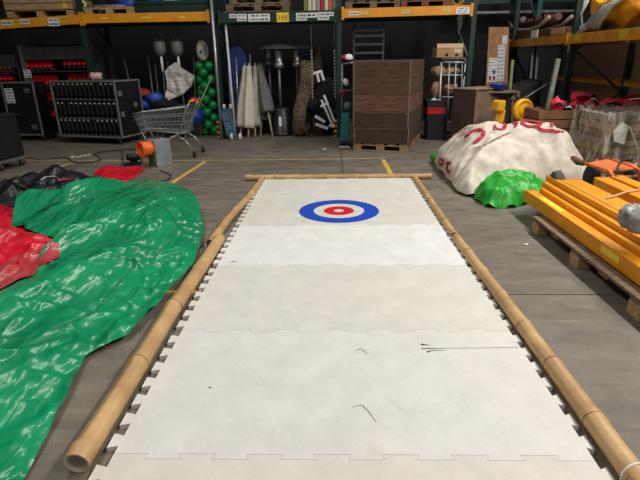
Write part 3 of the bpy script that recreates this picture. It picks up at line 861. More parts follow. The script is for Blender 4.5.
# left: wooden crate on pallet feet
cr = thing('pallet_crate', 'pale wooden crate on block feet on the rack over the red skates', 'crate', ((a.x + b.x)/2 - .0, RY + .5, 2.44), 0)
wd = b.x - a.x
for j in range(3):
    xx = -wd/2 + .07 + j * (wd - .14) / 2
    part('foot', MB().box(xx - .07, xx + .07, -.45, .45, 0, .15), WOOD, cr, bevel=.004)
for k in range(2): part('slat', MB().box(-wd/2, wd/2, -.47, -.45, .15 + k*.12, .255 + k*.12), WOOD, cr, bevel=.004)
part('floor_board', MB().box(-wd/2, wd/2, -.45, .45, .13, .15), WOOD, cr)
for s in (-1, 1): part('side_board', MB().box(s*wd/2 - .01, s*wd/2 + .01, -.45, .45, .15, .37), WOOD, cr)
rect_part('sticker', 62, 3, 67, 8, RY + .028, YELLOW, cr, .003)
for i, (px, m, l) in enumerate(((16, mat('grey_tub', (160, 164, 160), .6), 'pale grey plastic tub in the wooden crate, left of the other tub'), (34, mat('bluegrey_tub', (140, 156, 160), .6), 'blue grey plastic tub in the wooden crate, right of the pale tub'))):
    c = at(px, 8, y=RY + .35)
    mb = MB().lathe([(.0, 0), (.15, 0), (.18, .3), (.19, .3), (.19, .32), (.17, .32), (.14, .02), (0, .02)], (c.x, c.y, 2.592), 20)
    solo('plastic_tub', mb, m, l, 'tub')
c = at(79, 8, y=RY + .12)
mb = MB()
for k in range(5): mb.ball((c.x + random.uniform(-.06, .06), c.y + .16, 2.6 + k*.08), .1, 12, (1, .8, 1))
solo('plastic_bundle', mb, mat('pale_yellow_film', (206, 196, 120), .5, 0, .2, 12, .5, 20), 'pale yellow plastic bundle on the rack beside the left green post', 'bundle')
pallet('wooden_pallet', 'small wooden pallet on the rack left of the dark green bin', at(108, 12, y=RY).x, RY + .5, ZD, .98, .9)
# grey pipes lying on that pallet
for i in range(3):
    mb = MB().tube([(-5.0 + i * .25, RY + .25 + .2 * i, ZD + .147 + .03 + .0), (-4.2 + i * .22, RY + .3 + .2 * i, ZD + .147 + .03)], .03, 10)
    solo('grey_pipe', mb, mat('grey_pipe_plastic', (120, 122, 120), .5), ['nearest', 'middle', 'farthest'][i] + ' grey pipe lying on the small pallet over the left racking', 'pipe', 'grey pipes on the small pallet')
# green bin with blue stuff
a = at(136, 11.5, y=RY + .1); b = at(207, 2, y=RY + .1)
bn = thing('storage_bin', 'long dark green bin on the orange beam over the dark left bay', 'bin', ((a.x+b.x)/2, RY + .5, ZD))
w2 = (b.x - a.x)/2; hb = b.z - ZD + .03
part('front_wall', MB().box(-w2, w2, -.4, -.37, 0, hb), GREEN_STEEL, bn, bevel=.008)
part('back_wall', MB().box(-w2, w2, .37, .4, 0, hb), GREEN_STEEL, bn); part('bin_floor', MB().box(-w2, w2, -.37, .37, 0, .02), GREEN_STEEL, bn)
for s in (-1, 1): part('end_wall', MB().box(s*w2 - .015, s*w2 + .015, -.37, .37, 0, hb), GREEN_STEEL, bn)
part('rim', MB().box(-w2 - .02, w2 + .02, -.42, -.4, hb - .05, hb + .01), GREEN_STEEL, bn, bevel=.004)
for px, m, l in ((128, BLUE, 'blue plastic crate on the rack left of the green bin'), (154, mat('bright_blue', (40, 84, 190), .5), 'bright blue bag showing over the green bin'), (172, WHITE, 'white bundle lying in the green bin'), (198, mat('deep_blue', (34, 36, 150), .5), 'deep blue bag at the right end of the green bin')):
    c = at(px, 4, y=RY + .45); mb = MB(); mb.ball((0, 0, .2), .2, 16, (1, .9, 1))
    vs = [Vector(v) for v in mb.v]; mb.v = [tuple(v * (1 + .35 * noise.noise(v * 6 + Vector((px, 0, 0))))) for v in vs]
    mb.v = [(v[0] + c.x, v[1] + c.y, v[2] + (2.62 if px > 130 else 2.5)) for v in mb.v]
    solo('stuffed_bag', mb, m, l, 'bag')
# centre bay: pallet stack and binders
for k in range(2):
    pallet('wooden_pallet', ['lower', 'upper'][k] + ' weathered pallet of the stack above the dark green beam', at(257, 6, y=RY).x + .03 * k, RY + .5, ZD + .147 * k, 1.25 - .1 * k, .9, WOOD_OLD)
x0 = at(304, 8, y=RY + .1).x
for i in range(9):
    m = [mat('binder_cream', (206, 198, 176), .8), mat('binder_grey', (150, 152, 150), .8), mat('binder_orange', (204, 96, 60), .8), mat('binder_red', (176, 44, 40), .8), mat('binder_olive', (128, 122, 70), .8)][[4, 0, 0, 1, 3, 0, 2, 1, 3][i]]
    hgt = .3 + .03 * ((i * 7) % 3)
    bd = MB().box(x0 + i * .082, x0 + i * .082 + .07, RY + .08, RY + .36, ZD, ZD + hgt)
    solo('ring_binder', bd, m, ORD[i] + ' upright file box from left in the row above the dark green beam', 'file box', 'file boxes on the middle rack top', bevel=.004)
# right bay: pallets with load
for k, px in enumerate((372, 424)):
    p = pallet('wooden_pallet', ['grey wooden pallet on the orange beam above the ladder rack', 'reddish wooden pallet at the right end of the orange beam'][k], at(px, 5, y=RY).x + .03, RY + .5, 2.485 + .01*k, 1.1 if k == 0 else .98, .9, WOOD_OLD if k == 0 else mat('red_brown_wood', (110, 70, 54), .85, 0, .3, 6))
for px, l, m in ((372, 'weathered board box loaded on the grey pallet', WOOD_OLD), (424, 'brown load box on the reddish pallet over the right bay', WOOD_DARK)):
    c = at(px, 2, y=RY + .5); w3 = .5 if px < 400 else .42
    b_ = thing('load_box', l, 'box', (c.x, c.y, 2.64))
    for k in range(3): part('board', MB().box(-w3, w3, -.4, -.38, .005 + k*.1, .095 + k*.1), m, b_, bevel=.003)
    part('box_body', MB().box(-w3, w3, -.38, .4, 0, .29), m, b_)
c = at(462, 5, y=RY + .05)
mb = MB().tube([(c.x + .12*math.cos(t*.6), c.y + .25 + .02*t, 2.56 + .09 + .09*math.sin(t*.6)) for t in range(22)], .025, 8)
solo('yellow_hose', mb, mat('yellow_hose_rubber', (210, 176, 50), .5), 'coiled yellow hose at the right end of the orange beam', 'hose')
# ---------------------------------------------------------------- ice skates and their cases (left)
def loft(levels, seg=12):
    """stack of ellipses (z, cy, rx, ry) along y-lying plan"""
    mb = MB(); vs = []; fs = []
    for z, cy, rx, ry in levels:
        for k in range(seg):
            a = 2 * PI * k / seg; vs.append((rx * math.cos(a), cy + ry * math.sin(a), z))
    n = len(levels)
    for i in range(n - 1):
        for k in range(seg):
            l = (k + 1) % seg; fs.append((i*seg+k, i*seg+l, (i+1)*seg+l, (i+1)*seg+k))
    fs.append(tuple(reversed(range(seg)))); fs.append(tuple((n-1)*seg + k for k in range(seg)))
    return mb.add(vs, fs, True)
BOOT = [(.045, .02, .034, .125), (.07, .02, .042, .135), (.10, .005, .041, .115), (.13, -.03, .038, .085), (.17, -.055, .036, .062), (.23, -.06, .04, .06), (.25, -.06, .036, .055)]
def make_skate(label, m, group, blade_m, strap_m):
    r = thing('ice_skate', label, 'ice skate', (0, 0, 0), 0, group)
    part('boot', loft(BOOT), m, r)
    part('blade', MB().prism([(-.003, -.11), (.003, -.11), (.003, .15), (-.003, .15)], 0, .022), STEEL, r)
    part('blade_holder', MB().box(-.012, .012, -.1, .12, .02, .05), blade_m, r, bevel=.004)
    part('buckle', MB().box(-.043, .043, -.075, -.045, .185, .2), strap_m, r, bevel=.003)
    return r
RED_SHELL = mat('red_skate_shell', (206, 22, 40), .3, 0, .2, 15)
BLACK_SHELL = mat('black_skate_shell', (11, 11, 12), .65, 0, .2, 15)
GREYP = mat('grey_laminate_panel', (92, 92, 90), .7, 0, .12, 5)
GREYD = mat('dark_grey_panel', (58, 58, 60), .8, 0, .15, 5)
used = {}
def put_skate(kind, loc, rot, label):
    if kind not in used:
        used[kind] = make_skate(label, RED_SHELL if kind == 'red' else BLACK_SHELL, 'red rental skates on the cabinet shelves' if kind == 'red' else 'black rental skates in the wheeled case', BLACK, mat('buckle_red', (232, 90, 96), .4) if kind == 'red' else BLACK)
        o = used[kind]; o.location = loc; o.rotation_euler = rot
        return o
    return dup(used[kind], loc, None, label, rot=rot)

def cabinet(label, x0, x1, y0, d, h, shelves, header=None, sides=True):
    r = thing('skate_cabinet', label, 'cabinet', ((x0 + x1)/2, y0, 0)); w = (x1 - x0)/2
    part('side_panel', MB().box(-w, -w + .07, 0, d, 0, h), GREYP, r, bevel=.004)
    part('side_panel', MB().box(w - .03, w, 0, d, 0, h), GREYD, r, bevel=.004)
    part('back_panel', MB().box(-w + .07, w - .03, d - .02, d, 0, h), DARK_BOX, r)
    for z in shelves: part('shelf', MB().box(-w + .07, w - .03, .02, d - .02, z - .02, z), GREYD, r)
    part('plinth', MB().box(-w + .07, w - .03, 0, d - .02, 0, .1), GREYP, r)
    if header:
        n = 6
        for k in range(n):
            a = -w + .08 + k * (2*w - .12) / n
            part('header_panel', MB().box(a, a + (2*w - .12)/n - .015, .02, .035, header[0], header[1]), GREYD, r)
    return r
# main open cabinet with four rows of red skates
CY = 9.45
cx0 = at(20, 60, y=CY).x
zs = [at(60, py, y=CY).z for py in (71, 88, 104.5, 120.5)]
xr = at(86, 100, y=CY).x
cabinet('tall grey cabinet with red ice skates on four shelves behind the wheeled case', cx0, -5.25, CY, .6, 1.96, zs, (1.66, 1.92))
rows = ['top', 'second', 'third', 'lowest']
for i, z in enumerate(zs):
    for k in range(6):
        x = at(31 + 2.2 * i, 70, y=CY + .1).x + k * .098
        put_skate('red', (x, CY + .17, z + .03), (0, .55, PI), f'{ORD[k]} red ice skate from left on the {rows[i]} shelf of the tall grey cabinet').scale = (1.15, 1.1, 1.1)
for i, z in enumerate(zs[:2]):
    for k in range(5):
        x = at(66, 70, y=CY + .1).x + k * .105
        if x < -5.36: put_skate('red', (x, CY + .2, z + (.06 if i == 0 else .03)), (0, 0, PI), f'{ORD[k]} red ice skate at right on the {rows[i]} shelf of the tall cabinet')
# label on the cabinet side
cabs = [o for o in COL.objects if o.name == 'skate_cabinet'][0]
rect_part('sign', 23, 69.5, 32, 77.5, CY - .002, printed((214, 214, 210), 3), cabs, .004)
# second cabinet at the far left edge
cx1 = at(20, 60, y=9.6).x - .04
cabinet('grey cabinet of red ice skates cut by the left picture edge', cx1 - 1.25, cx1, 9.55, .5, 1.8, [at(5, 73, y=9.6).z, at(5, 84, y=9.6).z], (1.5, 1.78))
for i, py in enumerate((73, 84)):
    for k in range(5):
        z = at(5, py, y=9.6).z
        put_skate('red', (at(-3 + 4.6 * k, py, y=9.72).x, 9.72, z + .03), (0, .4, PI), f'{ORD[k]} red ice skate on the {"upper" if i == 0 else "lower"} shelf of the left edge cabinet')
# upright equipment case with a paper label, in front of the cabinets
ec = thing('equipment_case', 'upright open black equipment case with a white paper label by the red skates', 'case', (at(22.5, 110, y=8.95).x, 8.95, 0), -.1)
part('case_body', MB().box(-.36, .36, 0, .4, .12, 1.22), BLACK, ec, bevel=.01)
for a in ((-.37, -.34, .12, 1.23), (.34, .37, .12, 1.23)): part('edging', MB().box(a[0], a[1], -.012, .02, a[2], a[3]), GREY_TRIM, ec, bevel=.004)
for a in ((.12, .15), (1.2, 1.23)): part('edging', MB().box(-.34, .34, -.012, .02, a[0], a[1]), GREY_TRIM, ec, bevel=.004)
part('paper_label', MB().box(-.31, -.12, -.006, -.001, .8, 1.1), printed((220, 220, 216), 5), ec)
for x, z in ((.2, 1.05), (.2, .3)): part('latch', MB().box(x - .06, x + .06, -.02, .0, z - .05, z + .05), DULL_STEEL, ec, bevel=.006)
part('handle', MB().tube([(-.15, -.01, .55), (-.15, -.04, .56), (-.03, -.04, .56), (-.03, -.01, .55)], .01, 8), RUBBER, ec)
def castors(parent, pts, r=.05, m=RUBBER):
    for x, y in pts:
        f = part('castor', MB().box(x - .03, x + .03, y - .03, y + .03, r * 1.7, r * 2.4).bar((x, y, r * 1.75), (x, y + .02, r), .05, .03), DULL_STEEL, parent)
        part('wheel', MB().cyl((x - .015, y + .02, r), r, .03, 16, Matrix.Rotation(PI/2, 3, 'Y')), m, f)
castors(ec, [(-.3, .06), (.3, .06), (-.3, .34), (.3, .34)])
# wheeled flight case full of black skates
fr = -.27
fc = thing('skate_case', 'wheeled black flight case with grey edging holding three rows of black skates', 'flight case', (-5.78, 8.62, 0), fr)
FWd, FD, FB, FT = 1.54, .78, .14, 1.25
part('back_panel', MB().box(0, FWd, FD - .02, FD, FB, FT), BLACK, fc)
part('case_floor', MB().box(0, FWd, 0, FD, FB, FB + .03), BLACK, fc)
part('top_panel', MB().box(0, FWd, 0, FD, FT - .02, FT), GREYD, fc, bevel=.004)
part('side_panel', MB().box(0, .02, 0, FD, FB, FT), BLACK, fc); part('side_panel', MB().box(FWd - .02, FWd, 0, FD, FB, FT), BLACK, fc)
H3 = (FT - FB) / 3
for k in range(2):
    part('shelf', MB().box(.02, FWd - .02, .01, FD - .02, FB + H3 * (k+1) - .012, FB + H3 * (k+1)), BLACK, fc)
    part('shelf_edge', MB().box(.03, FWd - .03, -.004, .01, FB + H3 * (k+1) - .008, FB + H3 * (k+1) + .006), DULL_STEEL, fc)
for z0, z1 in ((FB - .005, FB + .03), (FT - .03, FT + .006)): part('edging', MB().box(0, FWd, -.012, .012, z0, z1), GREY_TRIM, fc, bevel=.003)
for x in (-.012, FWd - .02): part('edging', MB().box(x, x + .035, -.014, .014, FB, FT), GREY_TRIM, fc, bevel=.003)
part('edging', MB().box(FWd - .01, FWd + .014, FD - .03, FD, FB, FT), GREY_TRIM, fc, bevel=.003)
for z in (FB, FT - .03): part('edging', MB().box(FWd - .01, FWd + .014, .01, FD - .03, z, z + .03), GREY_TRIM, fc, bevel=.003)
for z, y in ((.55, .06), (.95, .06), (.7, .5)): part('latch', MB().box(FWd, FWd + .03, y, y + .09, z, z + .1), STEEL, fc, bevel=.008)
castors(fc, [(.12, .08), (FWd - .15, .08), (.12, FD - .1), (FWd - .15, FD - .1)])
rws = ['top', 'middle', 'bottom']
R_ = Matrix.Rotation(fr, 3, 'Z')
for i in range(3):
    z = FB + H3 * (2 - i) + .002 + (.03 if i == 2 else 0)
    for k in range(13):
        p = R_ @ Vector((+.085 + k * .114, .15, 0)) + Vector((-5.78, 8.62, z))
        q = put_skate('black', p, (0, 0, fr), f'{ORD[k]} black ice skate from left in the {rws[i]} row of the wheeled case'); q.scale = (1.2, 1.2, 1.3)
TAG = mat('size_tag', (214, 212, 206), .7)
pr_ = used['black']; tg = part('size_tag', MB().box(-.014, .014, -.124, -.119, .222, .246), TAG, pr_)
for o in [o for o in COL.objects if o.name.startswith('ice_skate') and o is not pr_ and o.get('group') == pr_['group']]:
    if random.random() < .88:
        c = tg.copy(); COL.objects.link(c); c.parent = o
# pink cloth bundle on top of the case
c = at(96, 79, y=8.6)
mb = MB(); mb.ball((0, 0, .06), .1, 20, (1.3, .8, .7))
mb.v = [tuple(Vector(v) * (1 + .5 * noise.noise(Vector(v) * 22))) for v in mb.v]; mb.v = [(v[0] + c.x, v[1] + c.y, v[2] + FT) for v in mb.v]
solo('pink_straps', mb, mat('pink_white_strap', (206, 90, 104), .8, 0, .0, 24, col2=(220, 210, 206)), 'tangle of pink and white straps on top of the wheeled case', 'straps')
# black wheeled bin at the left edge
c = at(24, 171, z=0)
wb = thing('wheeled_bin', 'black wheeled plastic bin with a white sticker at the left picture edge', 'wheeled bin', (c.x - .55, c.y + .25, 0), -.2)
vs = [(-.26,-.26,.16),(.26,-.26,.16),(.26,.3,.16),(-.26,.3,.16),(-.27,-.27,.8),(.25,-.27,.8),(.25,.31,.8),(-.27,.31,.8)]
part('bin_body', MB().add(vs, [(3,2,1,0),(4,5,6,7),(0,1,5,4),(1,2,6,5),(2,3,7,6),(3,0,4,7)]), BLACK, wb, bevel=.03)
part('lid', MB().box(-.29, .27, -.29, .33, .8, .84), BLACK, wb, bevel=.02)
for x in (-.2, .02, .22): part('rib', MB().bar((x, -.268, .2), (x, -.27, .79), .035, .02, (0, 1, 0)), mat('worn_black_plastic', (34, 35, 38), .45), wb)
part('sticker', MB().add([(-.0, -.285, .5), (.21, -.285, .5), (.21, -.286, .62), (-.0, -.286, .62)], [(0, 1, 2, 3)]), printed((206, 208, 208), 2), wb, fix=False)
part('chassis', MB().box(-.28, .28, -.28, .3, .12, .16), DULL_STEEL, wb)
castors(wb, [(-.2, -.2), (.22, -.2), (-.2, .22), (.22, .22)], .05)

# ---------------------------------------------------------------- shopping trolley
tb = G(193, 155)
st = thing('shopping_trolley', 'silver wire shopping trolley parked beside the wheeled skate case', 'shopping trolley', (-2.95, 7.05, 0), -.05)
# local: x forward axis, handle end at +x
L0, L1 = -.52, .42
def wire_basket():
    zt0, zt1, zb0, zb1 = .74, .86, .46, .42       # top and bottom heights at nose and at handle
    parts = []
    rim = [(L1, -.27, zt1), (L0, -.2, zt0), (L0, .2, zt0), (L1, .27, zt1)]
    part('basket_rim', MB().tube(rim, .014, 8, closed=True), STEEL, st)
    bot = [(L1 - .06, -.22, zb1), (L0 + .08, -.16, zb0), (L0 + .08, .16, zb0), (L1 - .06, .22, zb1)]
    part('basket_base', MB().tube(bot, .008, 8, closed=True), STEEL, st)
    def lp(a, b, t): return Vector(a).lerp(Vector(b), t)
    mb = MB()
    for (r0, r1, b0, b1, n) in ((rim[0], rim[1], bot[0], bot[1], 22), (rim[3], rim[2], bot[3], bot[2], 22), (rim[1], rim[2], bot[1], bot[2], 9), (rim[0], rim[3], bot[0], bot[3], 9)):
        for k in range(n + 1): mb.tube([lp(r0, r1, k/n), lp(b0, b1, k/n)], .0036, 5, caps=False)
        for t in (.33, .66): mb.tube([lp(r0, b0, t), lp(r1, b1, t)], .009, 5, caps=False)
    for k in range(9): mb.tube([lp(bot[0], bot[3], k/8), lp(bot[1], bot[2], k/8)], .003, 5, caps=False)
    part('wire_mesh', mb, STEEL, st)
wire_basket()
for s in (-1, 1):
    part('frame_tube', MB().tube([(.52, s*.25, .94), (.44, s*.25, .82), (.28, s*.23, .42), (.22, s*.22, .36)], .013, 8), STEEL, st)
    part('leg_tube', MB().tube([(.2, s*.22, .4), (.36, s*.24, .3), (.5, s*.25, .12)], .013, 8), STEEL, st)
    part('base_tube', MB().tube([(.28, s*.22, .42), (-.1, s*.2, .24), (-.4, s*.17, .13)], .012, 8), STEEL, st)
    part('nose_post', MB().tube([(-.4, s*.17, .13), (-.36, s*.165, .3), (-.44, s*.165, .46)], .011, 8), STEEL, st)
part('handle', MB().tube([(.53, -.29, .95), (.53, .29, .95)], .018, 10), ORANGE, st, label='orange handle bar')
part('coin_lock', MB().box(.46, .55, -.05, .06, .91, .99), RED, st, bevel=.01)
castors(st, [(.5, -.25), (.5, .25), (-.4, -.17), (-.4, .17)], .055)
mb = MB(); mb.tube([(L0 - .01, -.2, .62), (L0 - .04, -.1, .62), (L0 - .04, .1, .62), (L0 - .01, .2, .62)], .014, 8)
part('nose_bumper', mb, RUBBER, st)

# ---------------------------------------------------------------- orange duct blower
bl = thing('duct_blower', 'grey and green box blower with an orange round duct on the floor', 'blower', (G(157, 167).x - .0, G(157, 167).y + .14, 0), -.7)
part('housing', MB().box(-.12, .13, -.12, .16, 0, .42), mat('grey_blower_panel', (132, 138, 142), .5), bl, bevel=.01)
part('green_side', MB().box(-.1, .11, -.128, -.1201, .03, .26), mat('green_blower_side', (72, 120, 50), .6), bl, label='green side panel')
Rd = Matrix.Rotation(PI/2 + .0, 3, 'X')
mb = MB().lathe([(.105, -.02), (.112, .1), (.12, .2), (.11, .2), (.10, .06), (.0, .05)], (-.0, -.11, .3), 28, Rd)
part('duct', mb, mat('orange_duct', (244, 108, 24), .4, 0, .08), bl)
part('top_handle', MB().tube([(-.06, 0, .42), (-.06, 0, .46), (.06, 0, .46), (.06, 0, .42)], .01, 8), DULL_STEEL, bl)
# small black pump stand beside it
c = G(131, 166)
sp_ = thing('small_pump', 'small black motor in a wire stand between red sheet and orange duct blower', 'pump', (c.x, c.y + .06, 0), .2)
part('motor', MB().lathe([(0, -.1), (.05, -.1), (.055, -.06), (.055, .06), (.04, .1), (0, .1)], (.03, 0, .13), 16, Matrix.Rotation(PI/2, 3, 'Y')), BLACK, sp_)
part('base', MB().box(-.12, .13, -.06, .06, 0, .04), BLACK, sp_, bevel=.006)
part('stand', MB().box(-.03, .09, -.02, .02, .04, .1), BLACK, sp_)
for x in (-.14, .15): part('wire_frame', MB().tube([(x, -.07, .008), (x, -.07, .24), (x, .07, .24), (x, .07, .008)], .007, 6), BLACK, sp_)
part('cap', MB().cyl((.1, 0, .19), .02, .03, 10), WHITE, sp_); part('cap_stem', MB().cyl((.1, 0, .1), .012, .09, 10), BLACK, sp_)
# black cable and cloth heap behind the green sheet
HEAP = [(-4.9, 4.1), (-4.6, 4.9)] + gz(.03, (20,181), (35,174), (60,171), (85,174), (100,177), (104,184), (88,192), (60,190), (40,192), (20,200)) + [(-4.0, 3.5), (-4.6, 3.4)]
hp = cloth('black_cover', beneath(drape('sheet', HEAP, .045, lambda x, y: lump(x,y,-4.2,4.8,.5,.12,.1) + lump(x,y,-3.8,5.0,.35,.1,.09), .2, 40, bend=.05, rough=.05, crease=crumple(.14, 3.5, 2))), mat('black_cover_vinyl', (28, 28, 30), .35, 0, .4, 6, .3, 18), 'heap of crumpled black sheeting behind the green vinyl at left', 'sheeting')
# pale straps lying on the black heap
hb_ = over(hp)
for k, (pp, m, l) in enumerate((([(36,184),(46,178),(55,177),(60,181)], 'pale grey', 'pale grey strap crossing the black sheeting heap'), ([(58,182),(66,180),(74,181)], 'red', 'short red strap on the black sheeting heap'), ([(70,178),(80,182),(90,180)], 'dark grey', 'dark grey strap at the right of the black sheeting heap'))):
    pts = []
    for q in pp:
        d = ray(*q); h = hb_.ray_cast(CAM, d)
        pts.append((h[0] if h[0] else G(*q)) + Vector((0, 0, .012)))
    mb = MB().tube(pts, .012, 6)
    solo('strap', mb, {'pale grey': STEEL, 'red': RED, 'dark grey': DULL_STEEL}[m], l, 'strap')
# ---------------------------------------------------------------- goods under the back rack, left bay
def jitter(mb, amp, freq, seed=0):
    mb.v = [tuple(Vector(v) + amp * Vector((noise.noise((v[0]*freq+seed, v[1]*freq, v[2]*freq)), noise.noise((v[0]*freq, v[1]*freq+seed+9, v[2]*freq)), noise.noise((v[0]*freq, v[1]*freq, v[2]*freq+seed+21))))) for v in mb.v]
    return mb
Y1 = 9.35
# two standing work lamps
for i, (px, l) in enumerate(((161.5, 'left one of two tall standing lamps with grey square heads'), (178.5, 'right one of two tall standing lamps, before the crumpled white sack'))):
    c = at(px, 60, y=Y1); top = at(px, 41, y=Y1).z; h0 = at(px, 56, y=Y1).z
    r = thing('standing_lamp', l, 'lamp', (c.x, Y1, 0), 0, 'standing lamps in the dark left bay')
    part('base', MB().lathe([(0, 0), (.17, 0), (.17, .03), (.03, .06), (0, .06)], (0, 0, 0), 20), BLACK, r)
    part('pole', MB().tube([(.06*(i - .5), 0, .05), (0, 0, h0 - .3)], .014, 8), DULL_STEEL, r)
    part('neck', MB().tube([(0, 0, h0 - .32), (0, 0, h0)], .028, 10), WHITE, r, label='white neck below the head')
    part('lamp_head', MB().lathe([(0, 0), (.05, 0), (.1, .05), (.125, .12), (.125, top - h0 - .02), (.1, top - h0), (0, top - h0)], (0, 0, h0), 20), mat('grey_mesh_lamp', (120, 120, 114), .6, .2, .25, 30), r)
    part('hook', MB().tube([(-.07, 0, top - .0), (-.07, 0, top + .045), (-.04, 0, top + .02)], .009, 6), DULL_STEEL, r)
    part('hook', MB().tube([(.02, 0, top - .0), (.02, 0, top + .045), (.05, 0, top + .02)], .009, 6), DULL_STEEL, r)
# loose grey poles leaning in the bay
for i, (a, b, l) in enumerate((((148, 55), (154, 104), 'dark grey pole leaning at the far left of the lamps'), ((155, 64), (159.5, 104), 'dark grey pole leaning just left of the lamps'), ((167.5, 58), (170, 104), 'grey pole standing between the two lamps'), ((124, 58), (131, 90), 'pale grey pole leaning behind the wheeled skate case'), ((193.5, 58), (197, 134), 'grey pole standing just left of the green balls'), ((198, 60), (199.5, 100), 'thin grey pole touching the left of the green balls'))):
    p = at(*a, y=Y1 + .25); q = at(*b, y=Y1 + .05); d = (p - q).normalized(); q = q - d * (q.z / d.z)
    solo('metal_pole', MB().tube([q, p], .016, 8), DULL_STEEL, l, 'pole')
# crumpled white sack hanging by the lamp
pts = [(170, 66), (176, 62), (181, 68), (194, 76), (191, 86), (183, 94), (170, 100), (166, 97), (168, 84), (165, 72)]
P2 = [tuple(at(px, py, y=Y1 - .12))[::2] for px, py in pts]
vs2, fs2 = topo(P2, .025)
mb = MB(); mb.add([(x, Y1 - .14 - .1 * abs(noise.noise((x*5, z*4, 2))) - .05 * abs(noise.noise((x*13, z*12, 4))), z) for x, z in vs2], fs2, True)
nb = len(mb.v); mb.add([(x, Y1 - .06, z) for x, z in vs2], fs2, True)
solo('white_sack', mb, mat('white_sack_film', (196, 192, 184), .4, 0, .1, 6, .4, 14), 'crumpled white plastic sack hanging beside the right standing lamp', 'sack', fix=False)
# bags and clothes heaped behind the trolley
for i, (px, py, rx, rz, m, l) in enumerate(((141, 104, .2, .13, BLUE, 'blue bag heaped behind the nose of the shopping trolley'), (153, 98, .2, .12, mat('blue_bag_light', (38, 84, 172), .5), 'lighter blue bag on top of the heap behind the trolley'), (139, 93, .2, .1, mat('dull_red_cloth', (150, 40, 48), .8), 'dull red cloth on the heap behind the trolley'), (162, 104, .3, .1, BLACK_CLOTH, 'black cloth draped over the heap behind the trolley'), (196, 117, .14, .16, BLUE, 'blue bag on the floor left of the green balls'), (182, 111, .22, .12, BLACK_CLOTH, 'black bundle behind the trolley handle end'))):
    c = at(px, py, y=9.15 - .01 * i); mb = MB(); mb.ball((0, 0, 0), 1, 24, (rx, .2, rz)); jitter(mb, .05, 7, i * 3)
    zb = min(v[2] for v in mb.v)
    mb.v = [(v[0] + c.x, v[1] + 9.25, v[2] + c.z) for v in mb.v]
    solo('stuffed_bag', mb, m, l, 'bag')
# long low bench the heap lies on
a = at(136, 112, y=9.25); b = at(188, 112, y=9.25)
bz = .5
bn2 = thing('folding_bench', 'low dark bench under the bags behind the shopping trolley', 'bench', ((a.x+b.x)/2, 9.25, 0))
part('bench_top', MB().box(-(b.x-a.x)/2, (b.x-a.x)/2, -.2, .25, bz - .04, bz), GREYD, bn2, bevel=.005)
for s in (-1, 1):
    for t in (-.15, .2): part('leg', MB().box(s*(b.x-a.x)/2.2 - .02, s*(b.x-a.x)/2.2 + .02, t - .02, t + .02, 0, bz - .04), DULL_STEEL, bn2)
# orange cushion and red can by the trolley end
c = at(190, 101, y=9.1)
# tower of green balls in a net with a white head on top
BALL = mat('green_ball', (14, 130, 62), .25, 0, .12, 4)
c = G(208, 136.5); bx, by = c.x + .0, c.y + .22
k = 0
for row in range(11):
    z = .105 + row * .137
    xs = (-.105, .105) if row % 2 == 0 else (0.0,)
    for j, dx in enumerate(xs):
        mb = MB(); mb.ball((bx + dx, by - (.0 if row % 2 == 0 else .1), z), .104, 20)
        w = ('left', 'right')[j] if len(xs) == 2 else 'middle'
        solo('green_ball', mb, BALL, f'{w} glossy green ball in row {ORD[row]} from the floor of the ball tower', 'ball', 'green balls stacked in a tower')
ztop = .105 + 10 * .137 + .1
hd = thing('white_drum', 'white round drum with a small dark window on top of the green balls', 'drum', (bx + .0, by, ztop), 0); hd.scale = (.74, .74, 1)
Rh = Matrix.Rotation(PI/2, 3, 'X')
part('drum', MB().lathe([(0, -.1), (.16, -.1), (.2, -.05), (.21, 0), (.2, .05), (.16, .1), (0, .1)], (0, 0, .21), 28, Matrix.Rotation(1.2, 3, 'Z') @ Rh), mat('cream_plastic', (214, 206, 194), .45), hd)
part('window', MB().obox((.0, -.2, .18), (.05, .012, .06), (0, 0, 0)), BLACK, hd)
part('blue_mark', MB().obox((.1, -.08, .22), (.09, .012, .2), (0, 0, 1.2)), mat('pale_blue_decal', (110, 150, 180), .5), hd)
part('lug', MB().tube([(-.1, -.02, .22), (-.17, -.03, .22)], .016, 8), WHITE, hd)
# tall silver poles near the post
for (a, b, rr, m, l) in (((210.5, -10), (221.5, 137), .032, STEEL, 'tall thick silver pole standing in front of the green post'), ((224.5, 12), (233.5, 110), .024, mat('white_pole', (206, 206, 202), .5), 'white pole standing left of the blue board')):
    q = Vector((at(b[0], b[1], y=8.78).x, 8.78, 0)) if b[1] > 130 else at(b[0], b[1], y=8.95); p = at(a[0], a[1], y=q.y)
    if b[1] < 130: q = Vector((q.x, q.y, 0))
    solo('tall_pole', MB().tube([q, p], rr, 12), m, l, 'pole')
# diagonal thin rod
p = at(212, 76, y=8.7); q = at(193, 118, y=8.6); d = (q - p).normalized(); q = p + d * (-p.z / d.z)
solo('thin_rod', MB().tube([q, p], .012, 8), mat('brass_rod', (150, 140, 100), .5, .3), 'thin brass coloured rod leaning across the green balls', 'rod')

# ---------------------------------------------------------------- middle bay
Y2 = 9.3
def zx(px, py, Y=Y2):
    p = at(px, py, y=Y); return p.x, p.z
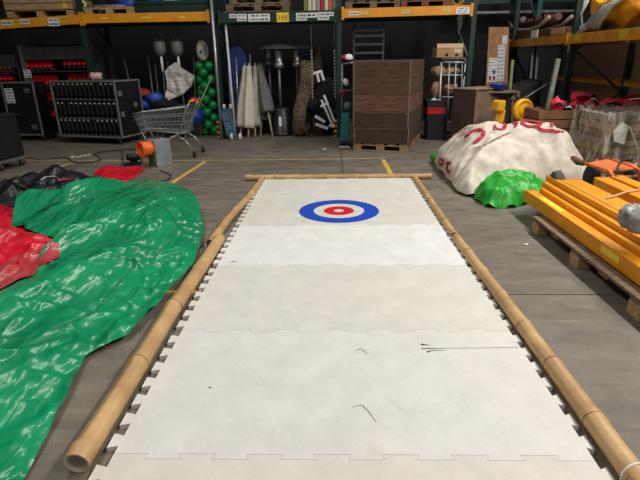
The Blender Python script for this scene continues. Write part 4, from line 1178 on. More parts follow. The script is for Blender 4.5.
# blue board (long rounded board standing upright)
x0, zt = zx(236.5, 46); 
ol = []
for k in range(40):
    a = 2 * PI * k / 40; w = .25; hh = zt / 2
    ol.append((w * (abs(math.cos(a)) ** .8) * (1 if math.cos(a) > 0 else -1), hh * (abs(math.sin(a)) ** .75) * (1 if math.sin(a) > 0 else -1)))
mb = MB().prism(ol, -.04, .04); mb.v = [(x0 - .06 + v[0], Y2 + .35 + v[2] + .0 * v[1], v[1] + zt / 2) for v in mb.v]
solo('blue_board', mb, mat('blue_board_foam', (26, 62, 128), .5, 0, .15, 3), 'long round topped blue board standing upright behind thin grey poles', 'board', bevel=.015)
for a, b, l in (((228, 56), (233, 137), 'thin grey pole before the left edge of the blue board'), ((236, 57), (239, 125), 'thin grey pole before the middle of the blue board'), ((250, 54), (252, 120), 'pale pole rising behind the cream parasols')):
    p = at(*a, y=Y2); q = at(*b, y=Y2); d = (p - q).normalized(); q = q - d * (q.z / d.z)
    solo('metal_pole', MB().tube([q, p], .016, 8), STEEL, l, 'pole')
# folded parasols leaning together
def parasol(a, b, w, m, label, Y):
    p = at(*a, y=Y + .3); q = at(*b, y=Y); q.z = max(q.z, .06)
    d = p - q; n = 14; mb = MB(); path = []; rad = []
    for i in range(n + 1):
        t = i / n; path.append(q + d * t); rad.append(w * (.75 + .25 * math.sin(PI * min(1, t * 1.15 + .1))) * (1 - .5 * t))
    mb.tube(path, rad, 18)
    mb.v = [tuple(Vector(v) + (Vector(v) - path[min(n, i // 18)] if i < 18 * (n + 1) else Vector((0, 0, 0))) * (.3 * (1 if (i % 18) % 3 == 0 else -.6))) for i, v in enumerate(mb.v)]
    r = thing('folded_parasol', label, 'parasol', tuple((q.x, q.y, 0)), 0, 'folded parasols leaning in the middle bay')
    part('canopy', mb, m, r, world=True)
    u = d.normalized()
    part('pole', MB().tube([q - u * (q.z / u.z) , q + d * .02], .02, 8), WOOD, r, world=True)
    part('tip', MB().tube([p - u * .02, p + u * .06], .015, 8), m, r, world=True)
parasol((245, 66), (241, 127), .12, CREAM, 'cream folded parasol, leftmost of the leaning row', Y2 - .25)
parasol((249, 66), (248.5, 128), .125, mat('pale_canvas', (204, 198, 180), .9, 0, .1, 8, .3, 30), 'palest cream folded parasol, second of the leaning row', Y2 - .3)
parasol((255, 66), (255, 126), .11, mat('beige_canvas', (164, 158, 144), .9, 0, .14, 8, .3, 30), 'beige folded parasol standing right of the palest parasol', Y2 - .2)
parasol((262, 64), (261, 120), .12, GREY_CANVAS, 'dark grey folded parasol right of the beige one', Y2)
parasol((259, 65), (268, 112), .13, mat('grey_canvas_light', (104, 104, 102), .9, 0, .2, 8, .3, 30), 'grey folded parasol tilted to the left, beside the patio heaters', Y2 - .15)
# patio heaters with wide metal hoods
HOOD = mat('dull_hood_metal', (130, 132, 132), .35, .75, .2, 8)
def heater(px, Y, hood, label, hy=46):
    c = at(px, hy, y=Y); zt = c.z
    r = thing('patio_heater', label, 'patio heater', (c.x, Y, 0), 0, 'patio heaters in the middle bay')
    part('tank_housing', MB().lathe([(0, 0), (.24, 0), (.24, .06), (.21, .07), (.21, .56), (.19, .6), (.05, .62), (0, .62)], (0, 0, 0), 24), mat('black_housing', (28, 30, 33), .4, .2, .2, 8), r)
    part('pole', MB().tube([(0, 0, .6), (0, 0, zt - .42)], .03, 12), DULL_STEEL, r)
    part('burner', MB().lathe([(.03, 0), (.1, .02), (.1, .1), (.075, .12), (.075, .3), (.09, .31), (.09, .36), (.02, .38)], (0, 0, zt - .44), 20), STEEL, r)
    part('hood', MB().lathe([(hood, 0), (hood - .01, .012), (hood * .6, .07), (.1, .1), (0, .105), (0, .095), (.1, .09), (hood * .6, .06), (hood - .015, 0)], (0, 0, zt - .06), 32), HOOD, r)
    part('white_label', MB().box(-.03, .03, -.215, -.211, .22, .42), WHITE, r)
    return r
heater(278, 9.35, .42, 'front patio heater whose black round housing shows on the floor')
heater(268, 9.95, .38, 'patio heater at left, standing behind the grey parasols', 45)
heater(296, 9.78, .44, 'patio heater with the widest metal hood, right of the three')
# gas cylinder
c = at(294.5, 118, y=9.15)
gc = thing('gas_cylinder', 'small grey gas cylinder on the floor beside the patio heater housing', 'gas cylinder', (c.x, 9.42, 0))
part('cylinder_body', MB().lathe([(0, 0), (.07, 0), (.075, .02), (.075, .3), (.05, .36), (.02, .38), (0, .38)], (0, 0, 0), 20), mat('grey_gas_paint', (128, 130, 132), .45), gc)
part('valve', MB().lathe([(0, 0), (.02, 0), (.02, .06), (.035, .06), (.035, .08), (0, .08)], (0, 0, .37), 12), DULL_STEEL, gc)
# rolled brown rug / camouflage net
p = at(307, 62, y=9.5); q = at(299, 132, y=9.2)
mb = MB().tube([(q.x, 9.15, .02), (q.x + .02, 9.22, .5), (p.x, 9.35, 1.1), (p.x, 9.45, p.z)], [.13, .15, .17, .14], 20); jitter(mb, .04, 12)
solo('rolled_net', mb, mat('brown_net', (128, 110, 84), .95, 0, .0, 26, .6, 40, col2=(40, 36, 28)), 'tall upright roll of speckled brown netting right of the heaters', 'net')
p2 = at(317, 48, y=9.8)
mb = MB().tube([(p2.x - .05, 9.7, .02), (p2.x, 9.75, 1.0), (p2.x, 9.8, p2.z)], [.13, .13, .09], 16); jitter(mb, .03, 10, 4)
solo('rolled_mat', mb, mat('brown_felt', (70, 58, 46), .95, 0, .2, 10, .4), 'dark brown rolled mat standing behind the netting roll', 'mat')
# heap of brown roots / rope at its foot
c = at(309, 122, y=9.0); mb = MB()
for i in range(10):
    a = random.uniform(-.1, .35); mb.tube([(c.x + a, 8.95 + random.uniform(0, .2), .02), (c.x + a + random.uniform(-.1, .1), 9.0, .2 + random.uniform(0, .2)), (c.x + a + random.uniform(-.2, .2), 9.05, .02)], .014, 6)
o = solo('rope_heap', mb, mat('brown_rope', (104, 84, 58), .95, 0, .3, 20), 'tangle of brown rope on the floor in front of the netting roll', 'rope', kind='stuff')
# chains hanging at left and right of the black bags
for px, l in ((311.5, 'pale dotted hanging chain left of the black bags'), (334.5, 'pale dotted hanging chain beside the green post')):
    mb = MB(); a = at(px, 51, y=9.0); b = at(px + 1.0, 100, y=9.0); n = 15
    for k in range(n):
        t = k / n; mb.ball((a.x + (b.x - a.x) * t, 8.99, a.z + (b.z - a.z) * t), .026, 8, (1, 1, 1))
        mb.tube([(a.x + (b.x - a.x) * t, 8.99, a.z + (b.z - a.z) * t), (a.x + (b.x - a.x) * (t + 1/n), 8.99, a.z + (b.z - a.z) * (t + 1/n))], .006, 5, caps=False)
    mb.tube([(a.x, 8.99, a.z), (a.x, 8.99, 2.3)], .004, 6)
    solo('hanging_chain', mb, mat('pale_chain', (140, 138, 130), .5), l, 'chain')
# black bag heap with white frames
for i, (px, py, rx, rz, l) in enumerate(((317, 102, .28, .26, 'black fabric bag heap, left lump under the white bracket'), (326, 92, .3, .26, 'black fabric bag on top of the heap by the green post'), (326, 120, .3, .3, 'black fabric bag at the bottom of the heap behind white frame'))):
    c = at(px, py, y=9.35); mb = MB(); mb.ball((0, 0, 0), 1, 24, (rx, .24, rz)); jitter(mb, .09, 5, 30 + i)
    dz = max(c.z, rz); mb.v = [(v[0] + c.x, v[1] + 9.35, max(.003, v[2] + (c.z if i < 2 else rz))) for v in mb.v]
    solo('black_bag', mb, BLACK_CLOTH, l, 'bag', 'black bags heaped by the green post')
WF = mat('white_painted_frame', (222, 222, 218), .5)
def wframe(label, bars, Y, w=.05):
    r = None
    for a, b in bars:
        p = at(*a, y=Y); q = at(*b, y=Y)
        if r is None: r = thing('metal_bracket', label, 'bracket', (p.x, Y, 0), 0, 'white metal brackets by the black bags')
        part('bar', MB().bar(p, q, w, w, (0, 1, 0)), WF, r, world=True, bevel=.006)
wframe('small white bracket lying on top of the black bags', [((313, 73.5), (322.5, 71)), ((317, 73), (319, 82)), ((321, 71.5), (324, 80.5))], 9.05)
wframe('long white ladder like frame leaning against the black bags', [((324, 95), (336, 125)), ((321.5, 100), (333.5, 127.5)), ((320.5, 106.5), (328.5, 102.5)), ((329, 126), (337, 124))], 8.98, .045)
wframe('white flat frame on the floor before the black bags', [((315, 116), (325, 122)), ((315.5, 124), (328, 128.5))], 8.95, .06)
# blue hand truck leaning by the pole
a = G(231, 138); ht = thing('hand_truck', 'slim blue metal hand truck leaning beside the striped guard', 'hand truck', (a.x, 8.8, 0), 0)
BT = mat('blue_grey_steel', (74, 108, 130), .5, .3, .25, 10)
p0 = at(232, 136, y=8.75); p1 = at(226, 107, y=9.0)
for s in (-.08, .08): part('rail', MB().bar((p0.x + s, 8.75, .08), (p1.x + s, 8.85, p1.z), .04, .03), BT, ht, world=True, bevel=.004)
part('back_plate', MB().bar((p0.x, 8.765, .1), (p1.x, 8.865, p1.z - .05), .15, .015, (0, -1, .1)), BT, ht, world=True)
for z in (.2, .4, .6): 
    t = (z - .08) / (p1.z - .08); part('rung', MB().box(p0.x + (p1.x - p0.x)*t - .1, p0.x + (p1.x - p0.x)*t + .1, 8.74 + .1*t, 8.77 + .1*t, z - .015, z + .015), BT, ht, world=True)
for s in (-.02, .16): part('wheel', MB().cyl((p0.x + s, 8.72, .07), .07, .045, 18, Matrix.Rotation(PI/2, 3, 'Y')), mat('white_wheel', (200, 200, 196), .6), ht, world=True)
for s in (-.04, .1): part('caster_disc', MB().cyl((p1.x + s + .02, 8.83, p1.z + .02), .055, .04, 16, Matrix.Rotation(PI/2, 3, 'Y')), mat('white_wheel', (200, 200, 196), .6), ht, world=True)
# ---------------------------------------------------------------- stack of five brown crates on a pallet
cw, cd2, cz0, ch = 1.0, 1.45, .15, .277
o0 = G(353, 150.5); cr_rz = -.32
RC = Matrix.Rotation(cr_rz, 3, 'Z')
base = Vector((.31, 7.27, 0))
def cpos(x, y, z): return base + RC @ Vector((x, y, z))
pc = cpos(cw/2, cd2/2, 0)
pallet('wooden_pallet', 'wooden pallet on the floor under the stack of brown crates', pc.x, pc.y, 0, .98, 1.42, mat('pale_pallet_wood', (150, 122, 86), .85, 0, .25, 6), cr_rz)
words = ['bottom', 'second from bottom', 'middle reddish', 'second from top', 'top']
for k in range(5):
    m = [mat('crate_brown_dark', (62, 48, 38), .85, 0, .3, 5, .3, 30, (1, 1, 4)), WOOD_DARK, mat('crate_brown_red', (104, 70, 52), .85, 0, .35, 5, .3, 30, (1, 1, 4)), mat('crate_brown_mid', (84, 60, 45), .85, 0, .3, 5, .3, 30, (1, 1, 4)), mat('crate_brown', (80, 56, 43), .85, 0, .3, 5, .3, 30, (1, 1, 4))][k]
    r = thing('brown_crate', f'{words[k]} brown wooden crate in the stack of five', 'crate', tuple(cpos(cw/2, cd2/2, .146 + k * ch)), cr_rz + (.0 if k else .02), 'stacked brown crates')
    w, d = cw/2, cd2/2
    part('front_board', MB().box(-w, w, -d, -d + .02, .004, ch - .004), m, r, bevel=.003)
    part('back_board', MB().box(-w, w, d - .02, d, .004, ch - .004), m, r, bevel=.003)
    for s in (-1, 1): part('side_board', MB().box(s*w - .01 - s*.01, s*w + .01 - s*.01, -d + .02, d - .02, .004, ch - .004), m, r, bevel=.003)
    part('crate_floor', MB().box(-w + .02, w - .02, -d + .02, d - .02, .004, .024), m, r)
    if k == 4: part('lid', MB().box(-w, w, -d, d, ch - .004, ch + .012), m, r, bevel=.003)
    part('top_edge', MB().box(-w, w, -d - .002, -d + .0, ch - .012, ch - .004), mat('pale_edge', (128, 106, 82), .85), r)
    for y in (-d + .12, d - .22): part('hand_hole', MB().box(w - .002, w + .002, y, y + .05, ch * .68, ch * .82), DARK_BOX, r)
    for x in (-w + .004, w - .024): part('corner_strip', MB().box(x, x + .02, -d - .003, -d, .006, ch - .006), mat('pale_edge', (128, 106, 82), .85), r)
# dark ladder like rack of rails behind the crates
r = thing('rail_rack', 'dark steel rack of horizontal rails standing behind the brown crates', 'rack', (.75, 9.4, 0))
a = at(354, 24, y=9.4); b = at(384, 24, y=9.4)
for x in (a.x, b.x): part('upright', MB().box(x - .02, x + .02, 9.38, 9.42, 0, a.z + .02), mat('green_grey_steel', (66, 78, 74), .6, .3), r, world=True)
for py in (27, 30.5, 36, 44.5, 53, 61): 
    z = at(365, py, y=9.4).z; part('rail', MB().box(a.x, b.x, 9.36, 9.40, z - .022, z + .022), mat('dark_rail_steel', (84, 86, 86), .5, .5), r, world=True, bevel=.004)
# teal box and the little rail beside the crates
a = G(340.5, 147); b = at(349, 116, y=a.y)
tb_ = thing('teal_machine', 'upright teal plastic machine with a black base left of the brown crates', 'machine', ((a.x + .09), a.y + .1, 0))
part('base', MB().box(-.11, .1, -.12, .14, 0, .1), BLACK, tb_, bevel=.01)
part('body', MB().add([(-.1,-.1,.1),(.09,-.1,.1),(.09,.12,.1),(-.1,.12,.1),(-.07,-.07,.62),(.08,-.07,.62),(.08,.1,.62),(-.07,.1,.62)], [(3,2,1,0),(4,5,6,7),(0,1,5,4),(1,2,6,5),(2,3,7,6),(3,0,4,7)]), mat('teal_plastic', (20, 112, 112), .45), tb_, bevel=.02)
part('side_grip', MB().box(-.115, -.1, -.06, .06, .2, .5), BLACK, tb_, bevel=.006)
part('foot_strip', MB().box(-.12, .08, -.15, -.12, 0, .02), WHITE, tb_)
rl = thing('tool_rail', 'metal clothes style rail with red and white clutter left of the brown crates', 'rail', (a.x + .02, 8.05, 0))
p0 = at(342, 64, y=8.05); p1 = at(357, 62, y=8.05)
part('post', MB().tube([(p0.x, 8.05, 0), (p0.x, 8.05, p0.z)], .018, 8), DULL_STEEL, rl, world=True)
part('post', MB().tube([(p1.x, 8.05, 0), (p1.x, 8.05, p1.z)], .018, 8), DULL_STEEL, rl, world=True)
part('top_bar', MB().tube([p0, p1], .018, 8), DULL_STEEL, rl, world=True)
for py in (90, 120):
    z = at(345, py, y=8.05).z; part('tray', MB().box(p0.x - .02, p1.x, 7.93, 8.2, z - .012, z), DULL_STEEL, rl, world=True)
for i, (px, py, s, m, l) in enumerate(((343.5, 92.5, .06, RED, 'round red object on the rail left of the crates'), (346, 82.5, .055, WHITE, 'white bottle like object on the rail left of the crates'), (349, 57.5, .06, WHITE, 'white cloth on top of the rail left of the crates'), (344.5, 57, .05, RED, 'red cloth hung at the left end of the rail top'), (348, 106, .07, mat('grey_lump', (110, 112, 112), .7), 'grey tool lying on the lower tray of the rail'))):
    c = at(px, py, y=8.0); mb = MB(); mb.ball((0, 0, 0), 1, 16, (s * 1.3, s, s)); jitter(mb, s * .5, 9, i)
    zt = at(345, 90 if py < 100 else 120, y=8.05).z
    mb.v = [(v[0] + c.x, v[1] + 8.05, v[2] + c.z) for v in mb.v]
    solo('small_object', mb, m, l, 'clutter')
# ---------------------------------------------------------------- black and red crates, cage trolley, carton
Y3 = 9.2
def crate3(px0, px1, py0, py1, m, label, Y, h=None):
    a = at(px0, py1, y=Y); b = at(px1, py0, y=Y); w = (b.x - a.x)/2; hh = b.z - a.z
    r = thing('plastic_crate', label, 'crate', ((a.x + b.x)/2, Y + .2, a.z), 0, 'plastic crates stacked by the brown crates')
    for y in (-.2, .18): part('long_wall', MB().box(-w, w, y, y + .02, 0, hh), m, r, bevel=.004)
    for x in (-w, w - .02): part('short_wall', MB().box(x, x + .02, -.18, .18, 0, hh), m, r)
    part('crate_floor', MB().box(-w + .02, w - .02, -.18, .18, 0, .02), m, r)
    part('rim', MB().box(-w - .01, w + .01, -.212, -.2, hh - .03, hh), m, r, bevel=.003)
    return r
Yc = 8.4
zs_ = [(113, 131, BLACK, 'bottom black plastic crate in the small stack'), (111.5, 122, BLACK, 'second black plastic crate, under the red one')]
crate3(427, 447, 120.5, 139.5, BLACK, 'bottom black plastic crate beside the brown crates', Yc)
crate3(427, 446.5, 114.5, 120.3, BLACK, 'flat black plastic crate under the red one', Yc)
crate3(427.5, 446, 107.5, 114.2, RED, 'red plastic crate in the stack beside the brown crates', Yc)
crate3(427, 447, 100, 107.2, BLACK, 'top black plastic crate, over the red one', Yc)
c = at(437, 99.5, y=Yc + .15); mb = MB(); mb.ball((0, 0, 0), .1, 16, (1.3, 1, .7)); jitter(mb, .08, 9)
mb.v = [(v[0] + c.x, v[1] + Yc + .2, v[2] + at(437, 107, y=Yc).z + .1) for v in mb.v]
solo('plastic_bag', mb, mat('white_film', (214, 216, 220), .35), 'crumpled white plastic bag in the top black crate', 'bag')
# cage trolley
ct = thing('cage_trolley', 'grey steel cage trolley carrying a cardboard carton', 'trolley', (at(455, 110, y=9.1).x, 9.2, 0))
CGM = mat('pale_cage_steel', (186, 190, 190), .4, .4, .1, 10)
def q(px, py, Y=9.05): return at(px, py, y=Y)
for a, b in (((441.5, 62), (438.5, 128)), ((470.5, 62), (466.5, 128))): 
    p_, q_ = q(*a), q(*b); q_.z = .05; part('cage_post', MB().tube([p_, q_], .02, 8), CGM, ct, world=True)
part('cage_rail', MB().tube([q(443.5, 62), q(471, 62.5)], .02, 8), CGM, ct, world=True)
for py in (75, 97, 122): part('cage_rail', MB().tube([q(442, py), q(468.5, py + .3)], .014, 8), CGM, ct, world=True)
for px in (449, 455.5, 462): part('cage_bar', MB().tube([q(px + .4, 62.3), q(px - 1.6, 122)], .012, 8), CGM, ct, world=True)
for px, py in ((443, 55), (466, 55)): part('back_post', MB().tube([q(px, py, 9.4), Vector((q(px, py, 9.4).x, 9.4, .05))], .018, 8), CGM, ct, world=True)
zb = q(455, 57.5, 9.1).z
part('carry_shelf', MB().box(q(441, 58, 9.1).x, q(467, 58, 9.1).x, 9.0, 9.5, zb - .03, zb), DULL_STEEL, ct, world=True)
part('lower_shelf', MB().box(q(442, 58, 9.1).x, q(466, 58, 9.1).x, 9.06, 9.5, .15, .18), DULL_STEEL, ct, world=True)
a = at(436, 55, y=9.0); b = at(463.5, 40.5, y=9.0)
cb2 = thing('cardboard_box', 'cardboard carton on top of the steel cage trolley', 'box', ((a.x + b.x)/2, 9.18, zb + .002), .04)
w, h = (b.x - a.x)/2, b.z - a.z
part('carton_body', MB().box(-w, w, -.2, .2, 0, h * .7), CARD, cb2, bevel=.004)
part('open_flap', MB().bar((-w + .01, -.2, h*.7), (-w + .01, .2, h*.7), .01, .01).add([(-w, -.205, h*.7), (w, -.205, h*.7), (w * .98, -.16, h), (-w * .98, -.16, h)], [(0,1,2,3)]), mat('pale_cardboard', (196, 164, 128), .9, 0, .1, 6), cb2, fix=False)
part('box_label', MB().box(w * .35, w * .85, -.206, -.202, h * .32, h * .6), printed((224, 214, 196), 2), cb2)
for x in (-.06, .14): part('hand_hole', MB().box(x - .03, x + .03, -.204, -.2, .03, .07), DARK_BOX, cb2)
solo('metal_pole', MB().tube([at(459.5, 33, y=9.5), at(468, 58, y=9.35), at(470, 62, y=9.35) ], .016, 8), DULL_STEEL, 'grey rod leaning over the cardboard carton', 'pole')
# brown paper lumps in the cage
for i, (px, py, rx, rz, l) in enumerate(((438, 71, .13, .1, 'crumpled brown paper at the left of the cage trolley'), (452, 71, .2, .09, 'crumpled brown paper inside the cage trolley'), (436, 90, .11, .2, 'folded brown cardboard standing left of the cage trolley'), (452, 89, .16, .1, 'pale crumpled card in the cage trolley'))):
    c = at(px, py, y=9.15); mb = MB(); mb.ball((0, 0, 0), 1, 20, (rx, .12, rz)); jitter(mb, .07, 8, 50 + i)
    mb.v = [(v[0] + c.x, v[1] + 9.18, v[2] + c.z) for v in mb.v]
    solo('brown_paper', mb, CARD, l, 'packing paper')
# brown wooden cabinet box
a = at(449, 85, y=7.95)
bxx = thing('brown_box', 'large brown wooden box standing behind the white sack', 'box', (2.74, 8.15, 0), -.95)
part('box_body', MB().box(-.27, .27, -.4, .4, 0, 1.0), mat('brown_laminate', (70, 54, 43), .75, 0, .15, 3), bxx, bevel=.006)
part('box_top', MB().box(-.28, .28, -.41, .41, 1.0, 1.02), mat('brown_top', (150, 124, 98), .75, 0, .12, 4), bxx, bevel=.004)
part('side_panel', MB().box(.27, .276, -.37, .38, .03, .97), mat('worn_lit_brown_panel', (124, 102, 82), .8, 0, .3, 4), bxx)  # worn panel, painted lighter so this face looks lit beside the dark front
for y in (-.4, .375): part('edge_strip', MB().box(.268, .28, y, y + .025, .02, 1.0), mat('pale_edge', (128, 106, 82), .85), bxx)
# trestle panel with blue bowl
a = at(484, 92, y=7.9); b = at(515, 89, y=8.2)
ts = thing('wooden_trestle', 'narrow wooden trestle with slanted legs carrying a blue bowl', 'trestle', ((a.x + b.x)/2, 8.05, 0))
zt = at(500, 91, y=8.05).z
part('top', MB().box(a.x, b.x, 7.9, 8.25, zt - .03, zt), WOOD_OLD, ts, world=True, bevel=.004)
for (x0, x1) in ((a.x + .03, a.x - .08), (b.x - .03, b.x + .05)):
    for y in (7.93, 8.22): part('leg', MB().bar((x0, y, zt - .03), (x1, y, 0), .05, .05), WOOD_OLD, ts, world=True)
part('panel', MB().box(a.x + .06, b.x - .06, 8.2, 8.215, .1, zt - .03), mat('brown_panel', (120, 92, 66), .8, 0, .2, 4), ts, world=True)
c = at(497.5, 89, y=8.05)
solo('blue_bowl', MB().lathe([(0, 0), (.1, 0), (.15, .1), (.165, .13), (.15, .13), (.1, .02), (0, .015)], (c.x, 8.05, zt + .001), 24), mat('blue_bowl_plastic', (36, 48, 150), .4), 'dark blue plastic bowl standing on the wooden trestle', 'bowl')
# chipboard sheet with papers
r = thing('chipboard_sheet', 'tall sheet of brown chipboard with white papers leaning in the corner', 'board', (at(495, 60, y=9.7).x, 9.7, 0))
P_ = [at(484, 118, y=9.55), at(507, 118, y=9.55), at(509, 27, y=9.9), at(489, 27, y=9.9)]
for p in P_[:2]: pass
zb0 = P_[0]; vsb = [tuple(p) for p in P_] + [(p.x, p.y + .02, p.z) for p in P_]
dn = (P_[0] - P_[3]); k_ = P_[0].z / -dn.z if dn.z else 0
vsb[0] = tuple(P_[0] + dn * k_); dn2 = P_[1] - P_[2]; vsb[1] = tuple(P_[1] + dn2 * (P_[1].z / -dn2.z)); vsb[4] = (vsb[0][0], vsb[0][1] + .02, 0); vsb[5] = (vsb[1][0], vsb[1][1] + .02, 0)
part('board', MB().add(vsb, [(0,1,2,3),(7,6,5,4),(1,0,4,5),(2,1,5,6),(3,2,6,7),(0,3,7,4)]), mat('chipboard', (152, 112, 72), .85, 0, .25, 14, .15, 40), r, world=True)
def sheet4(name, pts, m, lift=.006):
    nrm = (P_[1] - P_[0]).cross(P_[3] - P_[0]).normalized()
    if nrm.dot(CAM - P_[0]) < 0: nrm = -nrm
    vs = []
    for q_ in pts:
        d = ray(*q_); s_ = (P_[0] - CAM).dot(nrm) / d.dot(nrm); vs.append(CAM + d * s_ + nrm * lift)
    part(name, MB().add(vs + [v - nrm * .003 for v in vs], [(0,1,2,3),(7,6,5,4),(1,0,4,5),(2,1,5,6),(3,2,6,7),(0,3,7,4)]), m, r, world=True)
sheet4('notice', [(487, 82), (496.5, 82), (497.5, 58), (489, 58)], printed((206, 206, 200), 8, (150, 150, 150)))
sheet4('notice', [(497, 81), (503.5, 81), (505.5, 45), (498, 45)], printed((196, 198, 196), 10, (130, 130, 132)))
sheet4('notice', [(502, 44), (507, 44), (507.5, 35.5), (502.5, 35.5)], printed((206, 206, 202), 4, (150, 150, 150)))
for (x, y, m) in ((488.5, 78, mat('print_green', (30, 110, 60), .7)), (492.5, 78, mat('print_red', (170, 40, 50), .7)), (492.7, 72, mat('print_blue', (30, 60, 150), .7))):
    sheet4('printed_square', [(x, y + 2), (x + 2.5, y + 2), (x + 2.6, y - 2), (x + .1, y - 2)], m, .01)
# yellow two piece machine (dish and box on a bracket)
Y4 = 7.3
c = at(523, 110, y=Y4)
ym = thing('yellow_light', 'yellow round dish and yellow box light on a dark bracket behind the white sack', 'light', (c.x, Y4, 0))
Rf = Matrix.Rotation(PI/2, 3, 'X')
YP = mat('yellow_plastic', (242, 176, 26), .4, 0, .08)
part('dish', MB().lathe([(0, .018), (.13, .018), (.14, .012), (.15, .035), (.18, .035), (.198, .0), (.19, -.07), (0, -.09)], (c.x, Y4 - .02, c.z), 32, Matrix.Rotation(.35, 3, 'Z') @ Rf), YP, ym, world=True)
b4 = at(499, 105.5, y=Y4)
part('box_head', MB().obox((b4.x, Y4, b4.z), (.2, .16, .18), (0, .06, -.3)), YP, ym, world=True, bevel=.02)
part('lens', MB().obox((b4.x - .1, Y4 - .08, b4.z), (.1, .012, .14), (0, .06, -.6)), mat('amber_lens', (214, 140, 30), .3), ym, world=True)
b5 = at(501, 115, y=Y4)
part('second_box', MB().obox((b5.x + .0, Y4 + .05, b5.z - .03), (.15, .12, .24), (0, .1, -.3)), YP, ym, world=True, bevel=.03)
part('bracket', MB().bar(at(508, 99, y=Y4 + .05), at(525, 98, y=Y4 + .05), .05, .05).bar(at(509, 99, y=Y4 + .05), at(509, 118, y=Y4 + .05), .05, .06), BLACK, ym, world=True)
part('stand', MB().tube([(at(510, 118, y=Y4).x, Y4 + .05, 0), (at(510, 100, y=Y4).x, Y4 + .05, at(510, 100, y=Y4).z)], .03, 8), BLACK, ym, world=True)
for px, py in ((513, 98.5), (526, 98)): 
    p = at(px, py, y=Y4); part('clamp', MB().obox(p, (.06, .05, .06), (.3, .5, .2)), DULL_STEEL, ym, world=True, bevel=.01)
part('cross_rod', MB().tube([at(525, 98, y=Y4), at(550, 82, y=Y4 + .5)], .012, 8), DULL_STEEL, ym, world=True)
# black crate of cloth behind
a = at(534, 90, y=8.4)
mb = MB().add([(3.25,8.2,0),(4.0,8.2,0),(4.0,8.9,0),(3.25,8.9,0),(3.3,8.25,.85),(3.95,8.2,1.15),(3.95,8.85,1.15),(3.3,8.85,.95)], [(3,2,1,0),(4,5,6,7),(0,1,5,4),(1,2,6,5),(2,3,7,6),(3,0,4,7)])
solo('covered_load', mb, BLACK_CLOTH, 'dark covered load behind the yellow round dish', 'covered load', bevel=.04)
# pale green leaning post and white pipes
for a, b, w, m, l in (((558, 59), (546, 116), .07, mat('pale_green_steel', (112, 126, 104), .6, .1, .2, 8), 'pale green steel post leaning before the right rack'), ((512.5, 60), (509.5, 92), .055, mat('moss_green_steel', (104, 118, 74), .6, .1, .25, 8), 'mossy green post leaning by the chipboard sheet'),):
    Yp = 7.0 if a[0] > 540 else 8.4
    p = at(*a, y=Yp); q_ = at(*b, y=Yp - .1); d = (p - q_).normalized(); q_ = q_ - d * (q_.z / d.z)
    solo('steel_post', MB().bar(q_, p, w, w, (0, 1, 0)), m, l, 'post', bevel=.008)
for px, l in ((531.5, 'left white pipe hanging in the dark corner'), (536.5, 'right white pipe hanging in the dark corner')):
    p = at(px + 2, 44, y=9.6); q_ = at(px, 71, y=9.5); d = (p - q_).normalized(); q_ = q_ - d * (q_.z / d.z)
    solo('white_pipe', MB().tube([q_, p], .025, 10), WHITE, l, 'pipe', 'white pipes in the dark corner')

# ---------------------------------------------------------------- goods on the right rack
# long curved wooden sled boat
zr = 1.905
def sled():
    a = at(519, 17, x=4.35); b = at(575, 14, x=4.35)
    r = thing('curved_sled', 'brown upholstered sled shaped seat with curled pale runners on the right rack', 'sled', (4.4, 8.7, zr + .14))
    for x in (4.12, 4.55):
        pts = [(x, a.y + .0, zr + .42), (x, a.y - .35, zr + .26), (x, a.y - .9, zr + .19), (x, a.y - 1.4, zr + .18), (x, a.y - 1.9, zr + .22), (x, a.y - 2.3, zr + .36)]
        part('runner', MB().tube(pts, .035, 8), mat('pale_runner', (150, 134, 110), .6, 0, .2, 8), r, world=True)
    part('seat_shell', MB().tube([(4.34, a.y - .7, zr + .29), (4.34, a.y - 1.2, zr + .29), (4.34, a.y - 1.8, zr + .31), (4.34, a.y - 2.2, zr + .37)], [.1, .12, .12, .07], 14), mat('brown_leather', (84, 46, 38), .5, 0, .25, 10, .2, 20), r, world=True)
    for k in range(3): part('cushion', MB().tube([(4.22, a.y - .85 - k*.45, zr + .36 + .01*k), (4.46, a.y - .85 - k*.45, zr + .36 + .01*k)], .07, 12), mat('brown_leather', (84, 46, 38), .5), r, world=True)
    part('end_ball', MB().lathe([(0, -.08), (.07, -.05), (.085, 0), (.07, .05), (0, .08)], (4.25, a.y - .55, zr + .42), 16), mat('grey_end', (130, 120, 108), .6), r, world=True)
sled()
# carton and board below it
bx4 = thing('flat_carton', 'low brown carton with white end flaps on the right rack under the sled', 'box', (4.3, 9.2, zr))
part('carton_body', MB().box(-.25, .3, -1.4, 1.0, 0, .14), mat('brown_cardboard', (96, 66, 44), .9, 0, .15, 5), bx4, bevel=.004)
part('end_flap', MB().box(-.262, -.25, -1.4, -.85, .02, .135), mat('pale_cardboard', (196, 164, 128), .9), bx4)
part('white_sheet', MB().box(-.275, -.26, -.25, .08, -.04, .15), WHITE, bx4)
